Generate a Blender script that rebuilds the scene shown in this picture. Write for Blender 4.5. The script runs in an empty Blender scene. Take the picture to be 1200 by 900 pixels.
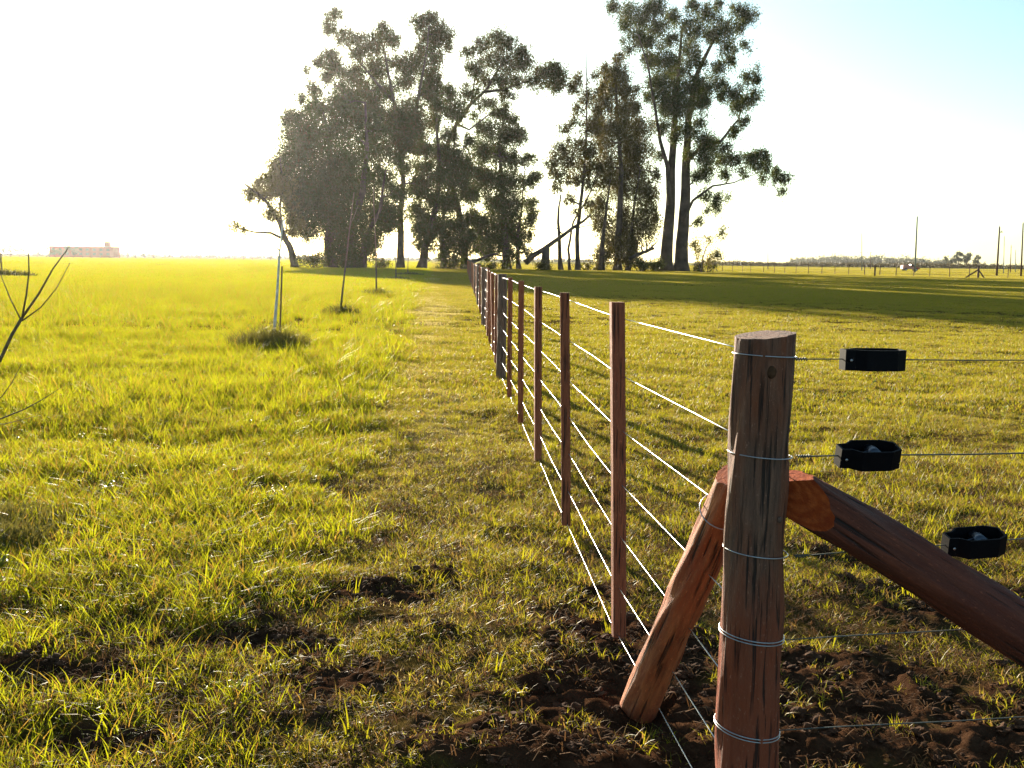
import bpy, bmesh, math, random
import numpy as np
from mathutils import Vector, Matrix
random.seed(7)
rng = np.random.default_rng(7)
S = bpy.context.scene
COL = S.collection
R = math.radians

# ------------------------------------------------------------------ camera
F = 1200.0                       # focal length in photograph pixels (1200 wide)
PITCH = math.atan(145.4/F)
ROLL = 0.0122
H_EYE = 1.45
cp, sp_ = math.cos(PITCH), math.sin(PITCH)
Fw = Vector((0, cp, -sp_)); U0 = Vector((0, sp_, cp)); X0 = Vector((1, 0, 0))
Rt = X0*math.cos(ROLL) + U0*math.sin(ROLL)
Up = U0*math.cos(ROLL) - X0*math.sin(ROLL)
C = Vector((0, 0, H_EYE))
cam = bpy.data.objects.new('camera', bpy.data.cameras.new('camera'))
COL.objects.link(cam)
m = Matrix.Identity(4)
for i in range(3):
    m[i][0] = Rt[i]; m[i][1] = Up[i]; m[i][2] = -Fw[i]; m[i][3] = C[i]
cam.matrix_world = m
cam.data.sensor_width = 36; cam.data.lens = 36
cam.data.clip_start = 0.05; cam.data.clip_end = 12000
S.camera = cam

def ray(px, py):
    return (Fw*F + Rt*(px-600) - Up*(py-450)).normalized()
def at(px, py, Y):               # the point of the place seen at that pixel, at depth Y
    d = ray(px, py); return C + d*(Y/d.y)
def gp(px, py, z=0.0):           # the ground point seen at that pixel
    d = ray(px, py); return C + d*((z-H_EYE)/d.z)

# ------------------------------------------------------------------ light
sun_dir = ray(194, 46)           # towards the sun
SUN_EL = math.asin(sun_dir.z); SUN_AZ = math.atan2(sun_dir.x, sun_dir.y)
world = bpy.data.worlds.new("World"); S.world = world; world.use_nodes = True
nt = world.node_tree; nt.nodes.clear()
wo = nt.nodes.new('ShaderNodeOutputWorld'); bg = nt.nodes.new('ShaderNodeBackground')
sky = nt.nodes.new('ShaderNodeTexSky'); sky.sky_type = 'NISHITA'; sky.sun_disc = False
sky.sun_elevation = SUN_EL; sky.sun_rotation = SUN_AZ
sky.air_density = 0.8; sky.dust_density = .8; sky.ozone_density = .2
bg.inputs['Strength'].default_value = 0.068
tn = nt.nodes.new('ShaderNodeMix'); tn.data_type = 'RGBA'; tn.blend_type = 'MULTIPLY'; tn.inputs[0].default_value = 1
tn.inputs[7].default_value = (.78, 1.0, 1.03, 1)      # clear cyan evening sky
nt.links.new(sky.outputs[0], tn.inputs[6]); nt.links.new(tn.outputs[2], bg.inputs['Color']); nt.links.new(bg.outputs[0], wo.inputs['Surface'])
sl = bpy.data.lights.new('sun', 'SUN'); sl.energy = 5.0; sl.angle = R(0.5); sl.color = (1.0, 0.87, 0.68)
so = bpy.data.objects.new('sun', sl); COL.objects.link(so)
so.rotation_euler = sun_dir.to_track_quat('Z', 'Y').to_euler()
so.location = (-40, 60, 40)
S.view_settings.view_transform = 'Standard'; S.view_settings.look = 'None'
S.view_settings.gamma = 1.0; S.view_settings.use_curve_mapping = False
S.view_settings.exposure = 1.68
S.cycles.max_bounces = 8; S.cycles.transparent_max_bounces = 8
S.cycles.volume_bounces = 0

# ------------------------------------------------------------------ helpers
def tag(o, label=None, cat=None, group=None, kind=None):
    if label: o['label'] = label
    if cat: o['category'] = cat
    if group: o['group'] = group
    if kind: o['kind'] = kind
    return o
def empty(name, loc, label=None, cat=None, group=None):
    o = bpy.data.objects.new(name, None); COL.objects.link(o); o.location = loc
    o.empty_display_size = 0.2
    tag(o, label, cat, group); return o
def npmesh(name, V, faces, mat, parent=None, smooth=False, attrs=None, origin=None):
    """faces: (n,k) int array or list of index lists; parented meshes keep world coords minus parent location"""
    V = np.asarray(V, dtype=np.float64)
    if parent is not None and parent.name in ROT:
        Q_, p_ = ROT[parent.name]; V = (V-np.array(p_)) @ np.array(Q_.to_matrix())
    elif parent is not None: V = V - np.array(world_loc(parent))
    elif origin is not None: V = V - np.array(origin)
    me = bpy.data.meshes.new(name)
    if isinstance(faces, np.ndarray):
        n, k = faces.shape
        me.vertices.add(len(V)); me.vertices.foreach_set('co', V.astype(np.float32).ravel())
        me.loops.add(n*k); me.loops.foreach_set('vertex_index', faces.astype(np.int32).ravel())
        me.polygons.add(n); me.polygons.foreach_set('loop_start', (np.arange(n)*k).astype(np.int32))
        me.update(calc_edges=True)
    else:
        me.from_pydata([tuple(v) for v in V], [], [tuple(f) for f in faces]); me.update()
    if attrs:
        for an, av in attrs.items():
            a = me.attributes.new(an, 'FLOAT', 'POINT'); a.data.foreach_set('value', np.asarray(av, dtype=np.float32))
    if smooth: me.polygons.foreach_set('use_smooth', [True]*len(me.polygons))
    for mm in (mat if isinstance(mat, (list, tuple)) else [mat]): me.materials.append(mm)
    o = bpy.data.objects.new(name, me); COL.objects.link(o)
    if parent is not None: o.parent = parent
    elif origin is not None: o.location = origin
    return o
def world_loc(o):
    v = Vector((0, 0, 0))
    while o is not None: v += o.location; o = o.parent
    return v
def noise2(x, y, s, seed=0):
    """value noise in 0..1 (vectorised)"""
    x = np.asarray(x, float)/s; y = np.asarray(y, float)/s
    xi = np.floor(x).astype(np.int64); yi = np.floor(y).astype(np.int64)
    fx = x-xi; fy = y-yi; fx = fx*fx*(3-2*fx); fy = fy*fy*(3-2*fy)
    def h(a, b):
        n = (a*374761393 + b*668265263 + seed*974711) & 0xffffffff
        n = ((n ^ (n >> 13))*1274126177) & 0xffffffff
        return ((n ^ (n >> 16)) & 0xffff)/65535.0
    return (h(xi, yi)*(1-fx)+h(xi+1, yi)*fx)*(1-fy) + (h(xi, yi+1)*(1-fx)+h(xi+1, yi+1)*fx)*fy
def tube(pts, rads, seg=8, cap=True):
    """V, F of a tube through pts"""
    pts = [Vector(p) for p in pts]; V = []; Fc = []
    if not hasattr(rads, '__len__'): rads = [rads]*len(pts)
    prev = None
    for i, p in enumerate(pts):
        a = pts[max(i-1, 0)]; b = pts[min(i+1, len(pts)-1)]
        t = (b-a); t = t.normalized() if t.length > 1e-9 else Vector((0, 0, 1))
        if prev is None:
            ref = Vector((0, 0, 1)) if abs(t.z) < .9 else Vector((1, 0, 0))
            u = t.cross(ref).normalized()
        else:
            u = (prev - t*prev.dot(t)); u = u.normalized() if u.length > 1e-6 else t.orthogonal().normalized()
        prev = u; w = t.cross(u)
        for k in range(seg):
            an = 2*math.pi*k/seg
            V.append(p + (u*math.cos(an)+w*math.sin(an))*rads[i])
    for i in range(len(pts)-1):
        for k in range(seg):
            a = i*seg+k; b = i*seg+(k+1) % seg
            Fc.append((a, b, b+seg, a+seg))
    if cap:
        Fc.append(tuple(range(seg-1, -1, -1))); n = (len(pts)-1)*seg
        Fc.append(tuple(range(n, n+seg)))
    return V, Fc
class MB:
    def __init__(s): s.V = []; s.F = []
    def add(s, VF):
        V, Fc = VF; n = len(s.V); s.V += [tuple(v) for v in V]; s.F += [tuple(i+n for i in f) for f in Fc]; return s
    def tube(s, pts, r, seg=8): return s.add(tube(pts, r, seg))
    def box(s, c, d, rz=0, M=None):
        V = []
        for z in (-.5, .5):
            for y in (-.5, .5):
                for x in (-.5, .5):
                    v = Vector((x*d[0], y*d[1], z*d[2]))
                    if rz: v = Matrix.Rotation(rz, 3, 'Z') @ v
                    if M is not None: v = M @ v
                    V.append(v+Vector(c))
        return s.add((V, [(0, 2, 3, 1), (4, 5, 7, 6), (0, 1, 5, 4), (2, 6, 7, 3), (0, 4, 6, 2), (1, 3, 7, 5)]))
    def build(s, name, mat, parent=None, smooth=False, origin=None):
        return npmesh(name, s.V, s.F, mat, parent, smooth, origin=origin)

# ------------------------------------------------------------------ materials
def newmat(name):
    mt = bpy.data.materials.new(name); mt.use_nodes = True; n = mt.node_tree.nodes; n.clear()
    out = n.new('ShaderNodeOutputMaterial'); return mt, mt.node_tree, out
def node(t, typ, **kw):
    n = t.nodes.new(typ)
    for k, v in kw.items():
        if k in n.inputs: n.inputs[k].default_value = v
        else: setattr(n, k, v)
    return n
def ramp(t, src, stops, interp='LINEAR'):
    r = t.nodes.new('ShaderNodeValToRGB'); r.color_ramp.interpolation = interp
    e = r.color_ramp.elements
    while len(e) < len(stops): e.new(0.5)
    for el, (p, c) in zip(e, stops):
        el.position = p; el.color = (c[0], c[1], c[2], 1) if hasattr(c, '__len__') else (c, c, c, 1)
    t.links.new(src, r.inputs[0]); return r.outputs[0]
def mixc(t, fac, a, b, mode='MIX'):
    mx = t.nodes.new('ShaderNodeMix'); mx.data_type = 'RGBA'; mx.blend_type = mode
    for i, v in ((0, fac), (6, a), (7, b)):
        if isinstance(v, bpy.types.NodeSocket): t.links.new(v, mx.inputs[i])
        elif i == 0: mx.inputs[0].default_value = v
        else: mx.inputs[i].default_value = (*v, 1)
    return mx.outputs[2]
def wpos(t, scale=(1, 1, 1)):
    g = t.nodes.new('ShaderNodeNewGeometry'); mp = t.nodes.new('ShaderNodeMapping'); mp.inputs['Scale'].default_value = scale
    t.links.new(g.outputs['Position'], mp.inputs[0]); return mp.outputs[0]
def opos(t, scale=(1, 1, 1)):
    g = t.nodes.new('ShaderNodeTexCoord'); mp = t.nodes.new('ShaderNodeMapping'); mp.inputs['Scale'].default_value = scale
    t.links.new(g.outputs['Object'], mp.inputs[0]); return mp.outputs[0]
def noi(t, vec, scale, detail=4, rough=.55):
    n = t.nodes.new('ShaderNodeTexNoise'); n.inputs['Scale'].default_value = scale
    n.inputs['Detail'].default_value = detail; n.inputs['Roughness'].default_value = rough
    if vec is not None: t.links.new(vec, n.inputs['Vector'])
    return n.outputs[0]
def bump(t, h, strength, dist=0.01):
    b = t.nodes.new('ShaderNodeBump'); b.inputs['Strength'].default_value = strength; b.inputs['Distance'].default_value = dist
    t.links.new(h, b.inputs['Height']); return b.outputs[0]
def simple(name, col, rough=.8, metal=0.0, var=.25, scale=8):
    mt, t, out = newmat(name); b = node(t, 'ShaderNodeBsdfPrincipled'); b.inputs['Roughness'].default_value = rough
    b.inputs['Metallic'].default_value = metal
    if rough > .55 and not metal: b.inputs['Specular IOR Level'].default_value = .08
    n = noi(t, opos(t), scale)
    c = mixc(t, ramp(t, n, [(.3, 0), (.7, 1)]), tuple(v*(1-var) for v in col), tuple(min(1, v*(1+var)) for v in col))
    t.links.new(c, b.inputs['Base Color']); t.links.new(b.outputs[0], out.inputs[0]); return mt
def leafmat(name, dark, light, trans, straw=None, tf=.45, patch=3.0, gloss=.5, attr='tint'):
    """thin leaves: diffuse + translucent; the 'tint' attribute runs 0 fresh .. 1 dry"""
    mt, t, out = newmat(name)
    n1 = noi(t, wpos(t), 1/patch, 5, .65)
    c = mixc(t, ramp(t, n1, [(.32, 0), (.68, 1)]), dark, light)
    tc = mixc(t, ramp(t, n1, [(.32, 0), (.68, 1)]), tuple(v*.75 for v in trans), trans)
    if straw:
        a = node(t, 'ShaderNodeAttribute', attribute_name=attr)
        c = mixc(t, a.outputs['Fac'], c, straw); tc = mixc(t, a.outputs['Fac'], tc, tuple(v*.9 for v in straw))
    d = node(t, 'ShaderNodeBsdfPrincipled'); d.inputs['Roughness'].default_value = gloss; d.inputs['Specular IOR Level'].default_value = .25
    t.links.new(c, d.inputs['Base Color'])
    tr = node(t, 'ShaderNodeBsdfTranslucent'); t.links.new(tc, tr.inputs[0])
    mx = node(t, 'ShaderNodeMixShader'); mx.inputs[0].default_value = tf
    t.links.new(d.outputs[0], mx.inputs[1]); t.links.new(tr.outputs[0], mx.inputs[2]); t.links.new(mx.outputs[0], out.inputs[0])
    return mt
M = {}
M['lush'] = leafmat('lush_grass', (.06, .15, .008), (.17, .22, .010), (.49, .52, .008), straw=(.46, .26, .04), tf=.5, patch=1.1)
M['mown'] = leafmat('mown_grass', (.07, .14, .010), (.22, .20, .014), (.47, .44, .010), straw=(.44, .25, .065), tf=.45, patch=.7)
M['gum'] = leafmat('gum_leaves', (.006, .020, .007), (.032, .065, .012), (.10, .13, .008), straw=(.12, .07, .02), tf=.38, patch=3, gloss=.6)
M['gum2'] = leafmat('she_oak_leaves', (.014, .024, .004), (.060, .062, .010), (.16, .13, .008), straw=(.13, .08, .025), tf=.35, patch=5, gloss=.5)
M['gumlight'] = leafmat('young_leaves', (.07, .10, .02), (.14, .14, .03), (.30, .24, .03), straw=(.2, .14, .05), tf=.45, patch=3)
M['distleaf'] = leafmat('distant_leaves', (.04, .06, .03), (.06, .08, .04), (.08, .09, .03), tf=.3, patch=20)
M['scrub'] = leafmat('scrub_leaves', (.07, .06, .03), (.12, .09, .04), (.13, .10, .03), tf=.3, patch=20)
M['dryclump'] = leafmat('dry_stems', (.07, .085, .02), (.16, .14, .04), (.24, .20, .04), tf=.3, patch=.5)

def wood(name, c1, c2, c3, gs=60, low=None):
    mt, t, out = newmat(name); b = node(t, 'ShaderNodeBsdfPrincipled'); b.inputs['Roughness'].default_value = .75
    g1 = noi(t, opos(t, (1, 1, .10)), gs, 7, .75); g2 = noi(t, opos(t, (1, 1, .25)), 9, 4, .6)
    c = mixc(t, ramp(t, g1, [(.3, 0), (.65, 1)]), c1, c2)
    c = mixc(t, ramp(t, g2, [(.42, 0), (.62, .85)]), c, c3)
    if low:
        sx = node(t, 'ShaderNodeSeparateXYZ'); t.links.new(opos(t), sx.inputs[0])
        ad_ = node(t, 'ShaderNodeMath', operation='ADD'); t.links.new(sx.outputs[2], ad_.inputs[0])
        mu = node(t, 'ShaderNodeMath', operation='MULTIPLY'); t.links.new(noi(t, opos(t, (1, 1, .3)), 12, 5, .7), mu.inputs[0]); mu.inputs[1].default_value = -.9
        t.links.new(mu.outputs[0], ad_.inputs[1])
        c = mixc(t, ramp(t, ad_.outputs[0], [(.35, .75), (.77, 0)]), c, low)
    sp = noi(t, opos(t, (1, 1, .5)), 160, 4, .7); c = mixc(t, ramp(t, sp, [(.6, 0), (.75, .6)]), c, tuple(min(1, v*2.4+.03) for v in c2))
    g3 = noi(t, opos(t, (1, 1, .035)), gs*1.6, 3, .5)
    cr = ramp(t, g3, [(.33, .15), (.43, 1)])
    c = mixc(t, 1.0, c, cr, 'MULTIPLY')
    oi = t.nodes.new('ShaderNodeObjectInfo'); c = mixc(t, 1.0, c, ramp(t, oi.outputs['Random'], [(0, .8), (1, 1.5)]), 'MULTIPLY')
    g5 = noi(t, opos(t, (1, 1, .4)), 22, 5, .65); hm = node(t, 'ShaderNodeMath', operation='ADD'); t.links.new(g1, hm.inputs[0]); t.links.new(cr, hm.inputs[1]); g1 = hm.outputs[0]; t.links.new(c, b.inputs['Base Color'])
    t.links.new(bump(t, g1, 1.0, .012), b.inputs['Normal'])
    t.links.new(b.outputs[0], out.inputs[0]); return mt
M['post'] = wood('weathered_post_wood', (.050, .024, .015), (.21, .105, .066), (.21, .055, .017), 70, low=(.26, .045, .012))
M['strut'] = wood('reddish_strut_wood', (.055, .011, .006), (.23, .050, .018), (.14, .022, .009), 40)
M['tanstrut'] = wood('tan_strut_wood', (.15, .035, .012), (.42, .14, .05), (.27, .06, .022), 45)
M['batten'] = wood('batten_wood', (.22, .055, .022), (.42, .125, .050), (.30, .075, .030), 90)
M['greypost'] = wood('grey_post_wood', (.11, .06, .042), (.24, .14, .10), (.17, .08, .05), 50)
mt, t, out = newmat('fresh_cut_wood'); b = node(t, 'ShaderNodeBsdfPrincipled'); b.inputs['Roughness'].default_value = .85; b.inputs['Specular IOR Level'].default_value = .1
wv = node(t, 'ShaderNodeTexWave', wave_type='RINGS', rings_direction='Z'); wv.inputs['Scale'].default_value = 22; wv.inputs['Distortion'].default_value = 5; wv.inputs['Detail'].default_value = 4
t.links.new(opos(t), wv.inputs['Vector']); cc_ = mixc(t, ramp(t, wv.outputs[1], [(.2, 0), (.9, 1)]), (.42, .075, .016), (.56, .12, .028))
cc_ = mixc(t, ramp(t, noi(t, opos(t), 26, 6, .7), [(.35, 0), (.65, .85)]), cc_, (.24, .035, .012)); t.links.new(cc_, b.inputs['Base Color'])
t.links.new(bump(t, noi(t, opos(t, (1, 1, .3)), 120, 5, .7), .8, .01), b.inputs['Normal']); t.links.new(b.outputs[0], out.inputs[0]); M['cut'] = mt
M['dullwire'] = simple('weathered_wire', (.10, .11, .10), .6, .3, .3, 30)
M['wire'] = simple('galvanised_wire', (.50, .50, .53), .42, 1.0, .1, 30)
M['plastic'] = simple('black_plastic', (.004, .004, .006), .6, 0, .2, 40)
M['darkmetal'] = simple('dark_spool_metal', (.10, .11, .13), .35, .9, .2, 40)
M['bark'] = simple('gum_bark', (.085, .062, .052), .85, 0, .45, .8)
M['twig'] = simple('sapling_bark', (.16, .12, .08), .7, 0, .3, 30)
M['whitewash'] = simple('whitewashed_bark', (.66, .64, .62), .8, 0, .3, 14)
M['brick'] = simple('distant_brick', (.36, .05, .04), .9, 0, .15, .5)
M['roofm'] = simple('grey_sheet_roof', (.30, .26, .25), .7, 0, .2, .3)
M['glass'] = simple('dark_glass', (.03, .035, .04), .15, 0, .1, 2)
M['dullpane'] = simple('dusty_window_pane', (.05, .03, .03), .8, 0, .1, 2)
M['pole'] = simple('utility_pole_wood', (.17, .10, .08), .85, 0, .25, 3)
M['concrete'] = simple('pole_concrete', (.30, .30, .30), .8, 0, .2, 3)
M['redpaint'] = simple('faded_red_paint', (.45, .08, .06), .45, 0, .1, 3)
M['whitepaint'] = simple('dull_white_paint', (.75, .70, .68), .5, 0, .08, 3)
M['rubber'] = simple('tyre_rubber', (.02, .02, .02), .8, 0, .1, 3)
M['clod'] = simple('dark_soil', (.075, .038, .021), .95, 0, .5, 60)

# ------------------------------------------------------------------ ground
DIRT_SHADE = []   # x, y, rx, ry, strength, height
def dpatch(px, py, rx, ry, s=1.0, h=.0):
    g = gp(px, py); DIRT_SHADE.append((g.x, g.y, rx, ry, s, h))
dpatch(455, 690, .26, .16, 1.0, -.025); dpatch(520, 672, .20, .12, .8, .0)
dpatch(690, 690, .22, .22, .8, 0); dpatch(745, 760, .34, .34, 1.1, 0); dpatch(700, 820, .3, .22, 1.0, -.01)
dpatch(580, 880, .26, .14, 1.1, .05); dpatch(660, 905, .18, .10, 1.0, .04); dpatch(800, 850, .35, .25, 1.2, .0)
dpatch(985, 820, .42, .36, .95, .01); dpatch(960, 650, .25, .35, .6, .0); dpatch(60, 790, .22, .10, 1.0, -.03)  # last patch here: shade of a gap in the left grass, drawn as soil
dpatch(300, 745, .35, .14, .7, -.02); dpatch(110, 860, .22, .09, .8, -.03); dpatch(420, 790, .5, .16, .5, -.01)
dpatch(1080, 700, .5, .5, .6, 0); dpatch(1050, 880, .5, .2, .8, .02); dpatch(620, 440, .4, .5, .4, 0)
dpatch(380, 640, .15, .2, .5, -.01); dpatch(300, 640, .12, .12, .5, -.01)
def dirt_shade_mask(x, y):
    d = np.zeros_like(x, dtype=float)
    for (cx, cy, rx, ry, s, h) in DIRT_SHADE:
        q = ((x-cx)/rx)**2 + ((y-cy)/ry)**2
        d = np.maximum(d, s*np.exp(-q*.8))
    n = noise2(x, y, .12, 3)*.6 + noise2(x, y, .045, 4)*.4
    near = np.clip((5.2-y)/2.4, 0, 1)
    d = d + near*.86*noise2(x, y, .35, 9)
    return np.clip((d*1.15 - (1-n)*.85)*2.6, 0, 1)
def boundary(x, y):            # >0 : rough tall grass on the left, <0 : mown side
    return (-0.62 - .080*y) - x + (noise2(x, y, .8, 11)-.5)*.5 + (noise2(x, y, .25, 12)-.5)*.3
def lushmask(x, y):
    return np.clip(boundary(x, y)/.5+.5, 0, 1)
def trackmask(x, y):
    bd = -boundary(x, y); wd = .50+.25*noise2(x, y, 2.5, 66)
    return np.clip(1.25-abs(bd-.62)/wd, 0, 1)*np.clip(.45+1.2*(noise2(x, y, .5, 67)-.2), 0, 1)
def height(x, y):
    x = np.asarray(x, float); y = np.asarray(y, float)
    fade = np.clip(1-(np.hypot(x, y)-25)/40, 0, 1)
    z = (noise2(x, y, .9, 1)-.5)*.05 + (noise2(x, y, .3, 2)-.5)*.028 + (noise2(x, y, .11, 5)-.5)*.012
    for (cx, cy, rx, ry, s, h) in DIRT_SHADE:
        if h: z = z + h*np.exp(-(((x-cx)/rx)**2+((y-cy)/ry)**2))
    near = np.clip(1-(y-7)/4, 0, 1)
    dm = dirt_shade_mask(x, y)*near
    cl = noise2(x, y, .07, 21)**1.5*.038 + noise2(x, y, .03, 22)*.022 + noise2(x, y, .015, 23)*.008
    z = z + dm*(cl-.02)
    z = z - .025*np.exp(-((x-(.648-.0625*y))/.10)**2)*np.clip((7-y)/2, 0, 1)      # the ground sinks a little under the wires
    far = (noise2(x, y, 40, 31)-.5)*.10*np.clip((np.hypot(x, y)-20)/60, 0, 1)*np.clip((300-np.hypot(x, y))/150, 0, 1)
    return z*fade + far
def hz(x, y): return float(height(np.array([x]), np.array([y]))[0])
def graded(lo, hi, step, grow, end):
    out = list(np.arange(lo, hi, step)); s = step; v = out[-1]
    while v < end: s *= grow; v += s; out.append(v)
    return out
xr = graded(0, 2.6, .016, 1.045, 3200); xs = np.array([-v for v in xr[::-1]][:-1] + xr)
yn = graded(2.3, 6.6, .017, 1.040, 3200); yb = graded(-2.3, 3, 6, 1.3, 400)
ys = np.array(sorted([-v for v in graded(-1.8, .5, .4, 1.5, 500)] + [2.1]) + yn)
XX, YY = np.meshgrid(xs, ys); nx, ny = len(xs), len(ys)
ZZ = height(XX.ravel(), YY.ravel())
V = np.stack([XX.ravel(), YY.ravel(), ZZ], 1)
ii, jj = np.meshgrid(np.arange(nx-1), np.arange(ny-1)); a = (jj*nx+ii).ravel()
FF = np.stack([a, a+1, a+nx+1, a+nx], 1)
mt, t, out = newmat('field_ground')
b = node(t, 'ShaderNodeBsdfPrincipled'); b.inputs['Roughness'].default_value = .95
b.inputs['Specular IOR Level'].default_value = 0
ad = node(t, 'ShaderNodeAttribute', attribute_name='dirt_shade'); al = node(t, 'ShaderNodeAttribute', attribute_name='lushness')
n1 = noi(t, wpos(t), .35, 6, .6); n2 = noi(t, wpos(t), 14, 5, .7); n3 = noi(t, wpos(t, (1, 1, 1)), .02, 4, .6)
soil = mixc(t, ramp(t, n2, [(.3, 0), (.7, 1)]), (.035, .017, .009), (.13, .068, .038))
thatch = mixc(t, ramp(t, n2, [(.3, 0), (.7, 1)]), (.045, .032, .010), (.17, .12, .035))
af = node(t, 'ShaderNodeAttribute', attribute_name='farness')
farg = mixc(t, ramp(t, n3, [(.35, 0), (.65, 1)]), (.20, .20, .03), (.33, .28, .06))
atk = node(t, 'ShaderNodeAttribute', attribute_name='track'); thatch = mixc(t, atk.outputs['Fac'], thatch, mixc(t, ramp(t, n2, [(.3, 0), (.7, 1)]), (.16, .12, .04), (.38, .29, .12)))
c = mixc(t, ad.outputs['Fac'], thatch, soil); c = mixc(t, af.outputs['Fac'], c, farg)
t.links.new(c, b.inputs['Base Color']); n4 = noi(t, wpos(t), 60, 6, .75); t.links.new(bump(t, n4, 1.0, .03), b.inputs['Normal']); t.links.new(b.outputs[0], out.inputs[0])
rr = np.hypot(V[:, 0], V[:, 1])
ground = npmesh('ground', V, FF, mt, smooth=True, attrs={'track': trackmask(V[:, 0], V[:, 1])*np.clip((V[:, 1]-5)/4, 0, 1)*np.clip((130-V[:, 1])/20, 0, 1), 'dirt_shade': dirt_shade_mask(V[:, 0], V[:, 1])*np.clip(1-(V[:, 1]-30)/30, 0, 1),
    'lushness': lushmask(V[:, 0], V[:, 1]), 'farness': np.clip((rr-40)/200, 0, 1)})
tag(ground, kind='structure')

# ------------------------------------------------------------------ grass (instanced inside its own object)
def tuft(n, spread, hmin, hmax, width, straw, lean=.5, seg=3, droop=.5, seed=0):
    r = np.random.default_rng(seed); V = []; Fc = []; T = []
    for i in range(n):
        rad = spread*math.sqrt(r.random()); an = r.random()*6.283
        bx, by = rad*math.cos(an), rad*math.sin(an)
        h = hmin + (hmax-hmin)*r.random()**1.3; da = r.random()*6.283
        ln = lean*(.2+r.random()); dx, dy = math.cos(da), math.sin(da)
        fa = r.random()*6.283; wx, wy = math.cos(fa)*width/2, math.sin(fa)*width/2
        w0 = .7+.6*r.random(); tt = 1.0*(r.random() < straw)*(.5+.5*r.random()) + .25*r.random()
        if r.random() < straw*.35: ln *= 2.2; h *= .6
        b0 = len(V)
        for k in range(seg+1):
            u = k/seg; o = ln*h*(u**1.7); z = h*(u - droop*.35*u*u*ln)
            ww = w0*(1-u**1.5)
            if k < seg:
                V.append((bx+dx*o-wx*ww, by+dy*o-wy*ww, z-.01)); V.append((bx+dx*o+wx*ww, by+dy*o+wy*ww, z-.01)); T += [tt, tt]
            else: V.append((bx+dx*o, by+dy*o, z-.01)); T.append(tt)
        for k in range(seg):
            a = b0+2*k
            if k < seg-1: Fc.append((a, a+1, a+3, a+2))
            else: Fc.append((a, a+1, a+2))
    return V, Fc, T
def scatter(name, tufts, P, idx, scl, mat, label=None):
    V = []; Fc = []; T = []; lib = []; isl = []
    for k, (v, f, tt) in enumerate(tufts):
        n = len(V); V += v; T += tt; Fc += [tuple(i+n for i in ff) for ff in f]; lib += [k]*len(v)
    nl = len(V); npt = len(P)
    V = np.array(V + [tuple(p) for p in P.tolist()])
    me = bpy.data.meshes.new(name); me.from_pydata([tuple(v) for v in V.tolist()], [], Fc); me.update()
    def fa(nm, vals, typ='FLOAT'):
        a_ = me.attributes.new(nm, typ, 'POINT'); a_.data.foreach_set('value', vals)
    fa('tint', np.concatenate([np.array(T), np.zeros(npt)]).astype(np.float32))
    fa('islib', np.concatenate([np.ones(nl), np.zeros(npt)]).astype(np.float32))
    fa('lib', np.concatenate([np.array(lib), np.zeros(npt)]).astype(np.int32), 'INT')
    fa('idx', np.concatenate([np.zeros(nl), idx]).astype(np.int32), 'INT')
    fa('scl', np.concatenate([np.ones(nl), scl]).astype(np.float32))
    fa('rot', np.concatenate([np.zeros(nl), rng.random(npt)*6.283]).astype(np.float32))
    me.materials.append(mat)
    o = bpy.data.objects.new(name, me); COL.objects.link(o)
    g = bpy.data.node_groups.new(name+'_nodes', 'GeometryNodeTree')
    g.interface.new_socket('Geometry', in_out='INPUT', socket_type='NodeSocketGeometry')
    g.interface.new_socket('Geometry', in_out='OUTPUT', socket_type='NodeSocketGeometry')
    gi = g.nodes.new('NodeGroupInput'); go = g.nodes.new('NodeGroupOutput')
    def na(nm, typ):
        n_ = g.nodes.new('GeometryNodeInputNamedAttribute'); n_.data_type = typ; n_.inputs['Name'].default_value = nm
        return n_.outputs['Attribute']
    cmp_ = g.nodes.new('FunctionNodeCompare'); cmp_.data_type = 'FLOAT'; cmp_.operation = 'GREATER_THAN'; cmp_.inputs[1].default_value = .5
    g.links.new(na('islib', 'FLOAT'), cmp_.inputs[0])
    sep = g.nodes.new('GeometryNodeSeparateGeometry'); sep.domain = 'POINT'
    g.links.new(gi.outputs[0], sep.inputs['Geometry']); g.links.new(cmp_.outputs[0], sep.inputs['Selection'])
    spl = g.nodes.new('GeometryNodeSplitToInstances'); spl.domain = 'POINT'
    g.links.new(sep.outputs['Selection'], spl.inputs['Geometry']); g.links.new(na('lib', 'INT'), spl.inputs['Group ID'])
    iop = g.nodes.new('GeometryNodeInstanceOnPoints'); iop.inputs['Pick Instance'].default_value = True
    g.links.new(sep.outputs['Inverted'], iop.inputs['Points']); g.links.new(spl.outputs['Instances'], iop.inputs['Instance'])
    g.links.new(na('idx', 'INT'), iop.inputs['Instance Index'])
    cx = g.nodes.new('ShaderNodeCombineXYZ'); g.links.new(na('rot', 'FLOAT'), cx.inputs['Z']); g.links.new(cx.outputs[0], iop.inputs['Rotation'])
    g.links.new(na('scl', 'FLOAT'), iop.inputs['Scale']); g.links.new(iop.outputs[0], go.inputs[0])
    md = o.modifiers.new('scatter', 'NODES'); md.node_group = g
    tag(o, label, 'grass', kind='stuff'); return o
def spread(d0, d1, dens, wide=.62):
    """random points in the viewed wedge between depths d0 and d1 at dens per m2"""
    n = int(dens*(wide*(d1*d1-d0*d0)+2.6*(d1-d0))); y = np.sqrt(rng.random(n)*(d1*d1-d0*d0)+d0*d0)
    x = (rng.random(n)*2-1)*(y*wide+1.3); return x, y
lushT = []; mownT = []
for k in range(5): lushT.append(tuft(42, .09, .025, .115, .0044, .28, 1.05, 3, .9, 100+k))       # 0-4 near rough
for k in range(3): lushT.append(tuft(46, .20, .05, .15, .012, .22, .6, 2, .4, 120+k))        # 5-7 mid
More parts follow.
